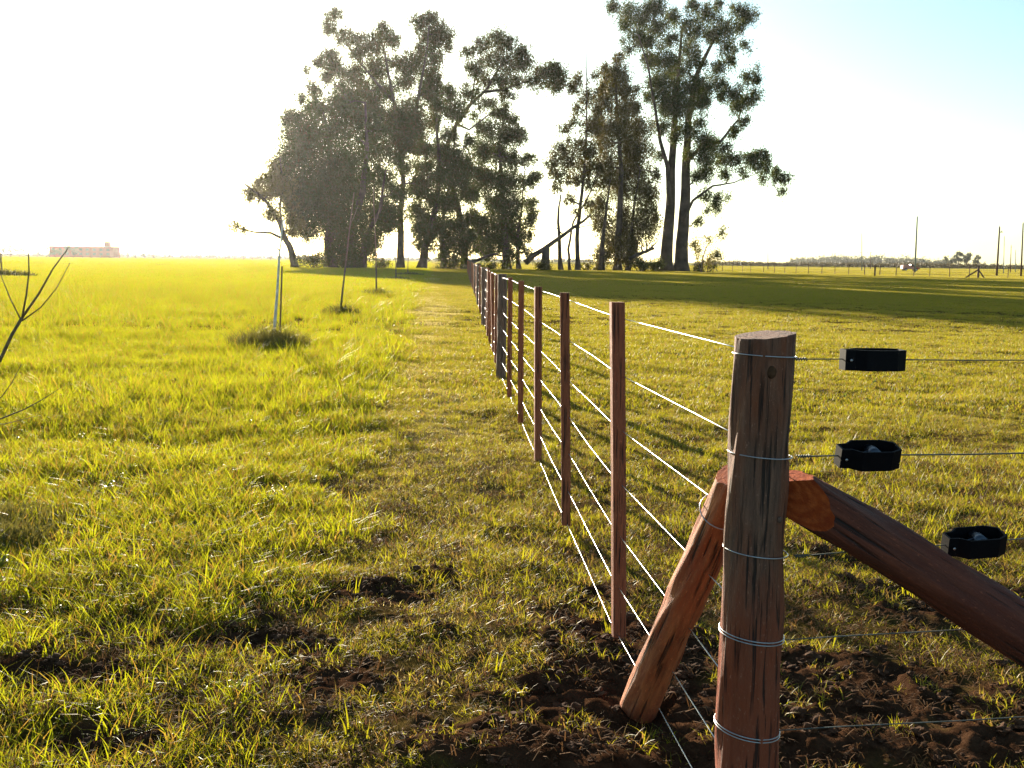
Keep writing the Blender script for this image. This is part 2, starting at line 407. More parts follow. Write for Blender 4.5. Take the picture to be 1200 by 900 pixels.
for k in range(3): lushT.append(tuft(60, .75, .07, .18, .035, .18, .5, 2, .3, 130+k))        # 8-10 far
for k in range(2): lushT.append(tuft(16, .05, .12, .30, .007, .35, .7, 4, .8, 140+k))        # 11-12 tall wisps
for k in range(5): mownT.append(tuft(44, .060, .012, .055, .0042, .42, 1.3, 3, .6, 200+k))
for k in range(3): mownT.append(tuft(56, .17, .020, .060, .009, .25, .8, 2, .4, 220+k))
for k in range(3): mownT.append(tuft(64, .60, .03, .075, .028, .22, .6, 2, .3, 230+k))
for k in range(2): mownT.append(tuft(9, .03, .04, .11, .006, .15, .6, 3, .5, 240+k))          # 11-12 stray green blades
LP, LI, LS, MP, MI, MS = [], [], [], [], [], []
def put(d0, d1, dens, ids, lush, smin=.8, smax=1.3, wide=.62, dirtcut=1.0):
    x, y = spread(d0, d1, dens, wide); lm = lushmask(x, y)
    keep = (rng.random(len(x)) < (lm if lush else 1-lm*.9))
    if not lush: keep &= rng.random(len(x)) > .6*trackmask(x, y)*np.clip((y-6)/4, 0, 1)*(y < 110)
    dm = dirt_shade_mask(x, y)*np.clip(1-(y-30)/30, 0, 1); keep &= rng.random(len(x)) > dm*dirtcut
    if d1 < 12: keep &= rng.random(len(x)) < .22+.78*np.clip(noise2(x, y, .20, 55)*2.2-.5, 0, 1)
    x, y = x[keep], y[keep]; z = height(x, y)
    s = (smin+(smax-smin)*rng.random(len(x)))*(.45+.60*noise2(x, y, .6 if d1 < 30 else 5, 77)+.55*noise2(x, y, 2.2 if d1 < 30 else 14, 78))
    P = np.stack([x, y, z], 1); I = rng.choice(ids, len(x))
    (LP if lush else MP).append(P); (LI if lush else MI).append(I); (LS if lush else MS).append(s)
put(1.9, 4.5, 300, [0, 1, 2, 3, 4], True, .5, 1.15); put(4.5, 10, 330, [0, 1, 2, 3, 4], True, .6, 1.15); put(5, 9, 30, [5, 6, 7], True, .6, .85); put(1.9, 12, 6, [11, 12], True, .4, .85)
put(9, 20, 34, [5, 6, 7], True, .75, 1.15); put(10, 16, 100, [0, 1, 2, 3, 4], True)
put(20, 60, 9, [5, 6, 7], True, 1, 1.4); put(9, 18, 9, [11, 12], True, .8, 1.3); put(18, 45, 2.2, [11, 12], True, 1.3, 2.0); put(45, 150, 1.3, [8, 9, 10], True); put(150, 480, .22, [8, 9, 10], True, 1.2, 1.8)
put(1.9, 5, 460, [0, 1, 2, 3, 4], False, .7, 1.25, dirtcut=.84); put(4.5, 10, 520, [0, 1, 2, 3, 4], False, .75, 1.25, dirtcut=.9); put(4.5, 10, 50, [5, 6, 7], False, .6, .9, dirtcut=.95); put(1.9, 10, 26, [11, 12], False, .6, 1.2, dirtcut=.6)
put(10, 22, 65, [5, 6, 7], False); put(10, 15, 130, [0, 1, 2, 3, 4], False)
put(22, 60, 22, [5, 6, 7], False, 1, 1.4); put(45, 150, 3.0, [8, 9, 10], False); put(150, 420, .35, [8, 9, 10], False, 1.2, 1.9)
def flat(n, spread_, L, w, seed):
    q = np.random.default_rng(seed); V_ = []; F_ = []; T_ = []
    for i in range(n):
        rad = spread_*math.sqrt(q.random()); an = q.random()*6.283; bx, by = rad*math.cos(an), rad*math.sin(an)
        da = q.random()*6.283; l = L*(.4+q.random()); z0 = .002+.010*q.random(); z1 = z0+.018*q.random()
        dx, dy = math.cos(da)*l, math.sin(da)*l; wx, wy = -math.sin(da)*w/2, math.cos(da)*w/2; k_ = len(V_); bz = .010*q.random()
        V_ += [(bx-wx, by-wy, z0), (bx+wx, by+wy, z0), (bx+dx*.5+wx, by+dy*.5+wy, max(z0, z1)+bz), (bx+dx*.5-wx, by+dy*.5-wy, max(z0, z1)+bz), (bx+dx, by+dy, z1)]
        F_ += [(k_, k_+1, k_+2, k_+3), (k_+3, k_+2, k_+4)]; T_ += [.75+.25*q.random() if q.random() < .8 else .2]*5
    return V_, F_, T_
LT = [flat(22, .08, .045, .0030, 260+k) for k in range(3)]     # dead litter lying flat
M['litter'] = leafmat('dead_litter', (.05, .025, .012), (.13, .06, .025), (.14, .06, .02), straw=(.20, .10, .04), tf=.3, patch=.3, gloss=.95)
# pale dry band of the mown track beside the fence, running to the trees
M['track'] = leafmat('dry_track_grass', (.22, .17, .04), (.38, .27, .08), (.78, .66, .18), straw=(.72, .55, .24), tf=.45, patch=.6, gloss=.8)
DT = [tuft(26, .07, .010, .035, .0045, .6, 1.5, 2, .5, 300+k) for k in range(3)]+[tuft(40, .25, .015, .04, .014, .6, 1.3, 2, .4, 310+k) for k in range(3)]
TP = []; TI = []
for (d0_, d1_, dn, ids_) in ((3.2, 14, 170, (0, 3)), (12, 40, 70, (3, 6)), (38, 110, 30, (3, 6))):
    x, y = spread(d0_, d1_, dn, .4); k = (rng.random(len(x)) < trackmask(x, y)) & (rng.random(len(x)) > dirt_shade_mask(x, y))
    x, y = x[k], y[k]; TP.append(np.stack([x, y, height(x, y)], 1)); TI.append(rng.integers(ids_[0], ids_[1], len(x)))
TP = np.concatenate(TP); TI = np.concatenate(TI)
scatter('dry_grass', DT, TP, TI, .7+.6*rng.random(len(TP)), M['track'], 'pale dry mown grass of the track beside the fence')
def rosette(n, L, w, seed):
    q = np.random.default_rng(seed); V_ = []; F_ = []; T_ = []
    for i in range(n):
        da = q.random()*6.283; l = L*(.5+.7*q.random()); up = .3+1.1*q.random(); dx, dy = math.cos(da)*l, math.sin(da)*l; wx, wy = -math.sin(da)*w/2, math.cos(da)*w/2; k_ = len(V_)
        V_ += [(0, 0, 0), (dx*.4-wx, dy*.4-wy, l*up*.5), (dx*.4+wx, dy*.4+wy, l*up*.5), (dx*.75-wx*.9, dy*.75-wy*.9, l*up*.75), (dx*.75+wx*.9, dy*.75+wy*.9, l*up*.75), (dx, dy, l*up*.7)]
        F_ += [(k_, k_+2, k_+1), (k_+1, k_+2, k_+4, k_+3), (k_+3, k_+4, k_+5)]; T_ += [.5*q.random()]*6
    return V_, F_, T_
M['weed'] = leafmat('broad_weed_leaves', (.05, .12, .01), (.12, .18, .02), (.30, .38, .02), straw=(.45, .34, .10), tf=.4, patch=.4, gloss=.45)
WD = [rosette(14, .035, .011, 330+k) for k in range(3)]+[rosette(9, .022, .009, 340+k) for k in range(3)]
x, y = spread(2.2, 26, 14, .6); k = rng.random(len(x)) < (.12+.88*lushmask(x, y))*np.clip(noise2(x, y, .9, 71)*2-.5, 0, 1)*(dirt_shade_mask(x, y) < .1); x, y = x[k], y[k]
wz = scatter('weeds', WD, np.stack([x, y, height(x, y)+.02], 1), rng.integers(0, 6, len(x)), .7+.8*rng.random(len(x)), M['weed'], 'small broad-leaved weeds among the rough grass'); wz['category'] = 'weeds'
n_ = 9000; x, y = spread(1.9, 9, n_/(.62*(81-3.61)), .62); k = rng.random(len(x)) < (.35+.65*noise2(x, y, .25, 88))*np.clip(1.15-(y-4)/4, .15, 1)*(1-.65*dirt_shade_mask(x, y)); x, y = x[k], y[k]
scatter('dead_grass', LT, np.stack([x, y, height(x, y)], 1), rng.integers(0, 3, len(x)), .6+.7*rng.random(len(x)), M['litter'], 'dead brown grass litter lying between the green blades')
print('tufts', sum(map(len, LP)), sum(map(len, MP)))
scatter('tall_grass', lushT, np.concatenate(LP), np.concatenate(LI), np.concatenate(LS), M['lush'], 'rough tall yellow-green grass left of the mown path')
scatter('mown_grass', mownT, np.concatenate(MP), np.concatenate(MI), np.concatenate(MS), M['mown'], 'short mown grass along and right of the fence')
# loose crumbs of turned soil
def clod(seed):
    bm = bmesh.new(); bmesh.ops.create_icosphere(bm, subdivisions=3, radius=1); r = np.random.default_rng(seed)
    o3 = r.random(3)*50
    for v in bm.verts:
        q = 1+1.3*(float(noise2(np.array([v.co.x*2+o3[0]]), np.array([v.co.y*2+v.co.z*3+o3[1]]), 1, seed)[0])-.5)
        v.co = v.co*q; v.co.z *= .65
    bm.verts.ensure_lookup_table()
    Vv = [tuple(v.co*.02) for v in bm.verts]; Ff = [tuple(v.index for v in f.verts) for f in bm.faces]; bm.free()
    return Vv, Ff, [0]*len(Vv)
x, y = spread(1.9, 9, 900, .6); dm = dirt_shade_mask(x, y); k = rng.random(len(x)) < dm*.6; x, y = x[k], y[k]
sc = .15+1.1*rng.random(len(x))**5
cl = scatter('soil_clods', [clod(i) for i in range(6)], np.stack([x, y, height(x, y)+.002], 1), rng.integers(0, 6, len(x)), sc, M['clod'], 'crumbly dark soil on the bare patches by the fence')
cl['category'] = 'soil'

# ------------------------------------------------------------------ near fence
ROT = {}
def round_post(name, p0, p1, r0, r1, mat, parent, seg=48, rows=70, seed=0, rough=.006, topcut=None, cuts=(), cutmat=None):
    """knotty round timber from p0 to p1, optionally sliced by planes (point, normal)"""
    ax = (p1-p0); L = ax.length; ax.normalize(); u = ax.orthogonal().normalized(); w = ax.cross(u)
    bm = bmesh.new(); rings = []
    for i in range(rows+1):
        s = i/rows; c = p0+ax*(L*s); rr_ = r0+(r1-r0)*s
        c = c + u*(.35*rough*math.sin(s*5+seed)) + w*(.35*rough*math.sin(s*7+seed*2)); ring = []
        for k_ in range(seg):
            an = 2*math.pi*k_/seg; xx = math.cos(an); yy = math.sin(an)
            g = float(noise2(np.array([an*8+seed*7]), np.array([s*L*1.2]), .5, 40)[0])-.5      # grain running along
            bump_ = float(noise2(np.array([xx*1.2+9]), np.array([yy*1.2+s*L*3.5+seed]), .5, 41)[0])-.5
            q = rr_ + g*rough*.7 + bump_*rough*1.6
            ring.append(bm.verts.new(c+(u*xx+w*yy)*q))
        rings.append(ring)
    for i in range(rows):
        for k_ in range(seg):
            bm.faces.new((rings[i][k_], rings[i][(k_+1) % seg], rings[i+1][(k_+1) % seg], rings[i+1][k_]))
    bm.faces.new(rings[0][::-1]); tp = bm.faces.new(rings[-1])
    for f in bm.faces: f.smooth = True
    tp.smooth = False
    for (cpnt, nrm) in cuts:
        geo = bm.verts[:]+bm.edges[:]+bm.faces[:]
        res = bmesh.ops.bisect_plane(bm, geom=geo, plane_co=cpnt, plane_no=nrm, clear_outer=True)
        ed = [e for e in res['geom_cut'] if isinstance(e, bmesh.types.BMEdge)]
        nf = bmesh.ops.holes_fill(bm, edges=ed, sides=0)
        for f in nf['faces']: f.material_index = 1; f.smooth = False
    org = world_loc(parent)
    me = bpy.data.meshes.new(name); 
    Q = ax.to_track_quat('Z', 'Y'); Qi = Q.inverted()
    for v in bm.verts: v.co = Qi @ (v.co-p0)
    bmesh.ops.recalc_face_normals(bm, faces=bm.faces[:])
    bm.to_mesh(me); bm.free(); me.materials.append(mat)
    me.materials.append(cutmat or mat)
    o = bpy.data.objects.new(name, me); COL.objects.link(o); o.parent = parent; o.location = p0-org
    o.rotation_mode = 'QUATERNION'; o.rotation_quaternion = Q; ROT[o.name] = (Q, p0.copy()); return o

pt_top = at(897, 392, 2.27); pt_low = at(873, 900, 2.29)
axd = (pt_top-pt_low).normalized(); base = pt_low + axd*((-.35-pt_low.z)/axd.z)
ztop = pt_top.z
corner = pt_low + axd*((0-pt_low.z)/axd.z)
fence = empty('wire_fence', (corner.x, corner.y, 0), 'long wire fence of brown battens running from the thick corner post to the trees', 'fence')
fence2 = empty('wire_fence', (corner.x+.15, corner.y+.02, 0), 'five-wire fence leading right from the corner post, with black wire tensioners', 'fence')
cn = Vector((-.10, -.05, 1)).normalized()
main = round_post('post', base, pt_top+axd*.03, .074, .064, M['post'], fence, 56, 150, 1, .007,
                  cuts=[(pt_top, cn)], cutmat=M['post'])
main['label'] = 'thick weathered corner post with wires wound round it'
def post_pt(z): return pt_low + axd*((z-pt_low.z)/axd.z)
def post_r(z): return .074+(.064-.074)*((z+.35)/(ztop+.35))
# knots on the post: small raised rings
for (px_, py_, rr_) in ((897, 436, .011), (921, 611, .006)):
    z = at(px_, py_, 2.21).z; pc = post_pt(z); ang = math.atan2(-1, (px_-(pc.x/pc.y*F+600))/34*.9)
    q = pc+Vector((math.cos(ang), math.sin(ang), 0))*post_r(z)*1.0
    bm = bmesh.new(); bmesh.ops.create_uvsphere(bm, u_segments=14, v_segments=8, radius=1)
    Vv = [q+Vector((v.co.x*rr_, v.co.y*rr_*.45, v.co.z*rr_*1.3)) for v in bm.verts]; Ff = [tuple(v.index for v in f.verts) for f in bm.faces]; bm.free()
    npmesh('knot', Vv, Ff, M['clod'] if rr_ > .01 else M['greypost'], main, True)

# fence line: measured posts and battens
battens = [((725, 745), (723, 354)), ((663, 615), (662, 343)), ((630, 540), (631, 336)), ((610, 495), (611, 329)), ((597, 465), (598, 325))]
def fline(Y):
    if Y <= 12.4: return .648-.0625*Y
    return (.648-.0625*12.4) - .0485*(Y-12.4)
WZ = [1.205, 1.008, .811, .614, .417, .220, .045]       # the seven wires
def batten(p0, p1, w, seed):
    ax = (p1-p0); L = ax.length; mb = MB(); r_ = random.Random(seed)
    rows = 10; V = []; Fc = []
    rz = .06+r_.uniform(-.12, .12)
    for i in range(rows+1):
        s = i/rows; c = p0+ax*s + Vector((math.sin(s*3+seed)*.002, 0, 0))
        for (a_, b_) in ((-.5, -.5), (-.42, -.56), (.42, -.56), (.5, -.5), (.5, .5), (-.5, .5)):
            v = Matrix.Rotation(rz, 3, 'Z') @ Vector((a_*w, b_*w*.75, 0))
            V.append(c+v)
    for i in range(rows):
        for k_ in range(6): Fc.append((i*6+k_, i*6+(k_+1) % 6, (i+1)*6+(k_+1) % 6, (i+1)*6+k_))
    Fc.append((5, 4, 3, 2, 1, 0)); Fc.append(tuple(rows*6+k_ for k_ in range(6)))
    mb.add((V, Fc)); return mb.build('batten', M['batten'], fence)
for i, (bpx, tpx) in enumerate(battens):
    g = gp(bpx[0], bpx[1], .02); p1 = at(tpx[0], tpx[1], g.y)
    batten(Vector((g.x, g.y, .02)), p1, .050, i)
Y = 12.45; kpos = 0; far_b = 0; posts_y = []
while Y < 118:
    x_ = fline(Y)+random.uniform(-.02, .02)
    if kpos % 6 == 0:
        hh = 1.30+random.uniform(-.03, .04); lean = random.uniform(-.02, .02)
        round_post('post', Vector((x_, Y, -.2)), Vector((x_+lean, Y, hh)), .062, .055, M['greypost'], fence, 14, 16, Y, .008); posts_y.append(Y)
    elif far_b < 92:
        batten(Vector((x_, Y, .03)), Vector((x_+random.uniform(-.035, .035), Y+random.uniform(-.04, .04), 1.27+random.uniform(-.025, .025))), .050, Y); far_b += 1
    kpos += 1; Y += 1.68
# wires
WPX = [(372, 411), (437, 516), (499, 611), (559, 712), (617, 812), (675, 902), (728, 985)]
for i, (yb_, yp_) in enumerate(WPX):
    z = at(729, yb_, 3.93).z; st = post_pt(at(855, yp_, 2.36).z); pts = [st]
    b1 = Vector((fline(3.93), 3.93, z)); pts += [st.lerp(b1, q_) for q_ in (.25, .5, .75, 1)]; Yv = 4.6
    while Yv < 117:
        pts.append(Vector((fline(Yv)+.003*math.sin(Yv*3+i), Yv, z+.004*math.sin(Yv*1.3+i*2))))
        Yv += .55 if Yv < 14 else 1.68
    MB().tube(pts, [.0015 if p.y < 14 else .0020 for p in pts], 8).build('wire', M['wire'], fence, True)
# wire rings wound round the corner post (sub-parts of the post)
ringpx = [(418, 1.2), (537, 1.0), (653, 1.0), (755, 1.8), (868, 1.8)]
ring_z = []
for n_, (py_, dbl) in enumerate(ringpx):
    z = at(890, py_, 2.22).z; ring_z.append(z); mb = MB()
    for dd in ([0] if dbl < 1.5 else [0, .007]):
        pts = []; c = post_pt(z)
        for k_ in range(41):
            an = 2*math.pi*k_/40; rr_ = post_r(z)+.0055
            pts.append(c+Vector((math.cos(an)*rr_, math.sin(an)*rr_, dd+.010*math.cos(an+2.6+n_*.15)*(.4+.3*n_/2))))
        mb.tube(pts, .0015, 6)
    mb.build('wire_ring', M['wire'], main, True)
# struts
sb = gp(750, 828); s1 = at(868, 548, 2.44)
d1 = (s1-Vector((sb.x, sb.y, 0))).normalized()
strut1 = round_post('strut', Vector((sb.x, sb.y, 0))-d1*.12, s1+d1*.10, .060, .050, M['tanstrut'], fence, 36, 90, 3, .007,
     cuts=[(at(858, 566, 2.42), Vector((-.55, -.25, .80)).normalized())], cutmat=M['cut'])
strut1['label'] = 'tan-orange strut slanting down along the wires left of the corner post'
sA = at(925, 572, 2.30); sB = at(1200, 746, 2.235); d2 = (sB-sA).normalized()
endp = sA + d2*((-.12-sA.z)/d2.z)
c1 = at(990, 612, 2.235)
strut2 = round_post('strut', endp, sA-d2*.10, .066, .057, M['strut'], fence2, 40, 110, 8, .010,
     cuts=[(at(976, 596, 2.235), Vector((-.50, -.86, .08)).normalized()), (at(940, 560, 2.29), Vector((-.25, -.1, .97)).normalized())], cutmat=M['cut'])
strut2['label'] = 'dark reddish strut with orange cut end slanting down to the right'
# wire loop on the left strut
q = at(843, 612, 2.52); mb = MB(); u = d1.orthogonal().normalized(); w = d1.cross(u); base_pt = s1 + d1*((q-s1).dot(d1))
pts = [base_pt+(u*math.cos(a_)+w*math.sin(a_))*.058 for a_ in np.linspace(0, 6.283, 33)]
mb.tube(pts, .0018, 6).build('wire_ring', M['wire'], strut1, True)

# right-hand fence: wires, tensioners, far post
rw = [((930, 421), (1200, 422)), ((935, 535), (1200, 531)), ((932, 652), (1200, 631)), ((920, 750), (1200, 733)), ((912, 856), (1200, 840))]
tens = [(1023, 423, 0), (1023, 533, 1), (1163, 634, 2)]
rdir = Vector((1, .115, 0)).normalized()
rwl = []
for i, (a_, b_) in enumerate(rw):
    A = at(a_[0], a_[1], 2.26); B = at(b_[0], b_[1], 2.26+.57*.115)
    dz = (B.z-A.z)/(B.x-A.x)*.35
    B2 = A + Vector((5.2, 5.2*.115, 5.2*dz*.3)); rwl.append((A, B))
    pts = [A, A+(B-A)*.25+Vector((0, 0, .001)), A+(B-A)*.5, A+(B-A)*.75-Vector((0, 0, .001)), B, B+(B2-B)*.33, B+(B2-B)*.66, B2]
    MB().tube(pts, .0014 if i != 1 else .0019, 6).build('wire', M['dullwire'], fence2, True)
    # tie twist next to the post
    mb = MB(); L_ = .035; tw = []
    for k_ in range(50):
        s = k_/49; p = A+(B-A).normalized()*(s*L_-.003); an = s*6.283*6
        tw.append(p+Vector((0, math.cos(an)*.0032, math.sin(an)*.0032)))
    if i < 3: mb.tube(tw, .0014, 5).build('wire_twist', M['dullwire'], fence2, True)
B2x = rwl[0][0] + Vector((5.2, 5.2*.115, 0))
round_post('post', Vector((B2x.x, B2x.y, -.2)), Vector((B2x.x, B2x.y, 1.3)), .065, .06, M['greypost'], fence2, 20, 20, 5, .008)
def tensioner(px_, py_, wi, open_w):
    A, B = rwl[wi]; tt = ((px_-600)/F*2.29-A.x)/(B.x-A.x); c = A+(B-A)*tt
    # octagonal strap of black plastic, open above and below, tab at the left
    out_ = [(-.072, -.016), (-.050, -.018), (-.030, -.036), (.040, -.036), (.066, -.022), (.069, .020), (.042, .036), (-.030, .036), (-.050, .018), (-.072, .016)]
    hgt = .023; V = []; Fc = []; n = len(out_)
    ax = (B-A).normalized(); ay = Vector((-ax.y, ax.x, 0)).normalized(); az = ax.cross(ay)
    tl = (0, R(13), R(11))[wi]; ay, az = ay*math.cos(tl)+az*math.sin(tl), az*math.cos(tl)-ay*math.sin(tl)
    def P(x, y, z): return c+ax*x+ay*y+az*z
    k_ = .90
    for z in (-hgt, hgt):
        for (x, y) in out_: V.append(P(x, y, z))
        for (x, y) in out_: V.append(P(x*(.93 if abs(x) > .06 else .95), y*(k_ if abs(y) > .03 else .82), z))
    for j in range(n):
        a2 = (j+1) % n
        Fc += [(j, a2, 2*n+a2, 2*n+j), (n+a2, n+j, 3*n+j, 3*n+a2), (2*n+j, 2*n+a2, 3*n+a2, 3*n+j), (a2, j, n+j, n+a2)]
    mb = MB().add((V, Fc))
    # floor web of the frame
    mb.add(([P(x*.93, y*.86, -.010) for (x, y) in out_]+[P(x*.93, y*.86, -.014) for (x, y) in out_],
            [tuple(range(n)), tuple(range(2*n-1, n-1, -1))]))
    mb.tube([P(-.062, -.022, .0), P(-.062, -.014, .0)], .004, 10)
    fr = mb.build('tensioner', M['plastic'], fence2)
    sp = MB(); sp.tube([P(.012, -.030, .002), P(.012, .030, .002)], .013, 16)
    sp.tube([P(.012, -.014, .002), P(.012, .014, .002)], .0165, 16)
    sp.tube([P(-.06, 0, .0), P(0, 0, .010)], .0018, 6)
    sp.build('spool', M['darkmetal'], fr, True)
    bt = MB(); bt.tube([P(-.061, -.0215, .0), P(-.061, -.0240, .0)], .0032, 12); bt.build('rivet', M['wire'], fr, True)
for (a_, b_, c_) in tens: tensioner(a_, b_, c_, 1)

# ------------------------------------------------------------------ big trees
def leafcloud(centres, radii, n_each, size, seed, droop=.5, straw=.15, tuftr=.42, leafw=.30):
    """many small leaf faces gathered in hanging sprays around each centre"""
    r = np.random.default_rng(seed); Vs = []; T = []
    for c, rad, n in zip(centres, radii, n_each):
        k_ = max(8, int(n/40)); dirs = r.normal(size=(k_, 3)); dirs /= np.linalg.norm(dirs, axis=1)[:, None]
        sc_ = np.array(c)+dirs*(rad*1.0*(r.random((k_, 1))**.50))*np.array([1, 1, .85])
        m_ = n//k_+1
        cc = np.repeat(sc_, m_, 0); tr = max(rad*tuftr, .62)
        off = r.standard_t(4, size=cc.shape)*tr*np.repeat(.24+.30*r.random((k_, 1)), m_, 0); off[:, 2] *= 1.15; off = np.clip(off, -2.2*tr, 2.2*tr)
        off[:, 2] -= np.abs(r.normal(size=len(cc)))*tr*droop
        p = cc+off; L = size*(.6+.8*r.random(len(p)))
        d = r.normal(size=p.shape); d[:, 2] -= droop*1.8; d /= np.linalg.norm(d, axis=1)[:, None]
        s_ = np.cross(d, r.normal(size=p.shape)); s_ /= np.linalg.norm(s_, axis=1)[:, None]; W = (L*leafw)[:, None]*.5
        a_ = p-d*L[:, None]*.5; e = p+d*L[:, None]*.5; mid = p-d*L[:, None]*.1
        Vs.append(np.stack([a_, mid+s_*W, e, mid-s_*W], 1).reshape(-1, 3))
        tt = np.repeat(np.repeat(r.random(k_)*straw*2, m_) + (r.random(len(p)) < straw)*.6, 4); T.append(np.clip(tt, 0, 1))
    V = np.concatenate(Vs); return V, np.arange(len(V)).reshape(-1, 4), np.concatenate(T)
def limb(p0, p1, r0, r1, rnd, n=6, sag=.0, wob=.06):
    L = (p1-p0).length; pts = []; o = Vector((0, 0, 0))
    for i in range(n+1):
        s = i/n
        if 0 < i < n: o = Vector((rnd.uniform(-1, 1), rnd.uniform(-1, 1), rnd.uniform(-.5, .5)))*L*wob
        else: o = Vector((0, 0, 0))
        p = p0+(p1-p0)*s + o + Vector((0, 0, math.sin(s*math.pi)*L*sag)); pts.append(p)
    return pts, [r0+(r1-r0)*i/n for i in range(n+1)]
def px_tree(name, label, Y, trunks, clumps, mat, seed, dens=1.0, leaf=.38, cat='tree', group=None, bark=None, straw=.15, depth=1.0, droop=.5, basew=None):
    """trunks: list of (pixel path, base radius m, tip radius m); clumps: (px,py,radius px)"""
    rnd = random.Random(seed); k_ = Y/F
    b0 = trunks[0][0][0]; g = at(b0[0], b0[1], Y)
    root = empty(name, (g.x, Y, 0), label, cat, group)
    tb = MB(); nodes = []
    for (path, r0, r1) in trunks:
        dy = rnd.uniform(-1.2, 1.2) if path is not trunks[0][0] else 0
        pts = [at(px, py, Y+dy*(1+i*.6)) for i, (px, py) in enumerate(path)]
        if path[0][1] > 300: pts[0].z = -.3
        # refine
        fine = []
        for i in range(len(pts)-1):
            for s in (0, .33, .66): fine.append(pts[i].lerp(pts[i+1], s)+Vector((rnd.uniform(-.06, .06), rnd.uniform(-.06, .06), 0)))
        fine.append(pts[-1]); n = len(fine)
        rads = [r0+(r1-r0)*(i/(n-1))**.8 for i in range(n)]
        if path[0][1] > 300: rads[0] *= 1.35
        tb.tube(fine, rads, 10); nodes += [(p, r_) for p, r_ in zip(fine, rads)][1:]
    cen = []; rad = []; num = []
    clumps = [(px+rnd.uniform(-4.5, 4.5), py+rnd.uniform(-3, 3), pr*rnd.uniform(.72, 1.32)) for (px, py, pr) in clumps]
    clumps += [(px+rnd.choice((-1, 1))*pr*rnd.uniform(.8, 1.4), py+pr*rnd.uniform(-1.2, 1.0), pr*rnd.uniform(.25, .45)) for (px, py, pr) in clumps if rnd.random() < .45]
    clumps = sorted(clumps, key=lambda c: (c[0]-b0[0])**2+(c[1]-b0[1])**2)
    for (px, py, pr) in clumps:
        rr_ = pr*k_; dy = rnd.uniform(-1, 1)*depth*min(5.5, rr_*1.6); p = at(px, py, Y+dy)
        cand = [(((p-q).length + max(0, q.z-p.z)*1.3 + (0 if r_ > .03 else 3)), q, r_) for q, r_ in nodes if r_ > .02]
        cand.sort(key=lambda c: c[0]); _, q, r_ = cand[0]
        pts, rs = limb(q, p, min(r_*.65, .16+.012*(p-q).length), .035, rnd, 6, -.04 if p.z > q.z else .08, .07)
        tb.tube(pts, rs, 6); nodes += [(a_, b_*1.0) for a_, b_ in zip(pts[2:], rs[2:])]
        for j in range(3):
            e = p+Vector((rnd.uniform(-1, 1), rnd.uniform(-1, 1), rnd.uniform(-.5, 1)))*rr_*.9
            pp, r2 = limb(pts[3+j], e, .04, .015, rnd, 3, 0, .1); tb.tube(pp, r2, 4)
        cen.append(tuple(p)); rad.append(rr_); num.append(int(dens*620*rr_**2))
    tb.build('trunk', bark or M['bark'], root, True)
    V, Fc, T = leafcloud(cen, rad, num, leaf, seed, droop, straw)
    npmesh('crown', V, Fc, mat, root, attrs={'tint': T}); return root
G = 'tall gum trees of the grove'
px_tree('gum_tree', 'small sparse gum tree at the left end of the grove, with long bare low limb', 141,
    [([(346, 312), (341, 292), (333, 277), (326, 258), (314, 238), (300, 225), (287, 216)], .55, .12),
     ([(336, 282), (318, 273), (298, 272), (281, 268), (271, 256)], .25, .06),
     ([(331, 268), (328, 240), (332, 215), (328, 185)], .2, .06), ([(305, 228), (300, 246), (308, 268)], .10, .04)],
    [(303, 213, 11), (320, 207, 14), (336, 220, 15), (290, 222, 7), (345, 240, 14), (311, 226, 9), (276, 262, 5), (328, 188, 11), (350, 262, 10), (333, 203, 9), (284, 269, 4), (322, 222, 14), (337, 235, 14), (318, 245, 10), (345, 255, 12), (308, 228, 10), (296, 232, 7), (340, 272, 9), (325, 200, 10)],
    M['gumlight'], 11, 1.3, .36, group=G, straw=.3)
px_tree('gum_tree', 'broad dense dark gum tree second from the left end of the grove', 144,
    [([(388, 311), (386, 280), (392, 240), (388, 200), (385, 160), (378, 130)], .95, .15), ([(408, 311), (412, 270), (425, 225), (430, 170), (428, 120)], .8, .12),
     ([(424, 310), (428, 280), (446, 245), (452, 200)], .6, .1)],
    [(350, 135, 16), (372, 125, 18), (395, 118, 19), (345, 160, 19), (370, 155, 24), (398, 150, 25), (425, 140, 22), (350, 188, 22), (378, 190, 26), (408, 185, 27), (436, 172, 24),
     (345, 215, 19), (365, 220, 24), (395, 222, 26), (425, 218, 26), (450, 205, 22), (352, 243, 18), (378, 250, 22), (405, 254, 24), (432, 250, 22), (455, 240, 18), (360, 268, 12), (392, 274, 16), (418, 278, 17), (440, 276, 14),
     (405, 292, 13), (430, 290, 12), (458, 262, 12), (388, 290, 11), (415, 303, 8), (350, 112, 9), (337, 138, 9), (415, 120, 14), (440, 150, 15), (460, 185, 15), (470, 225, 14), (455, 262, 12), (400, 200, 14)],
    M['gum'], 12, 1.0, .40, group=G, straw=.15)
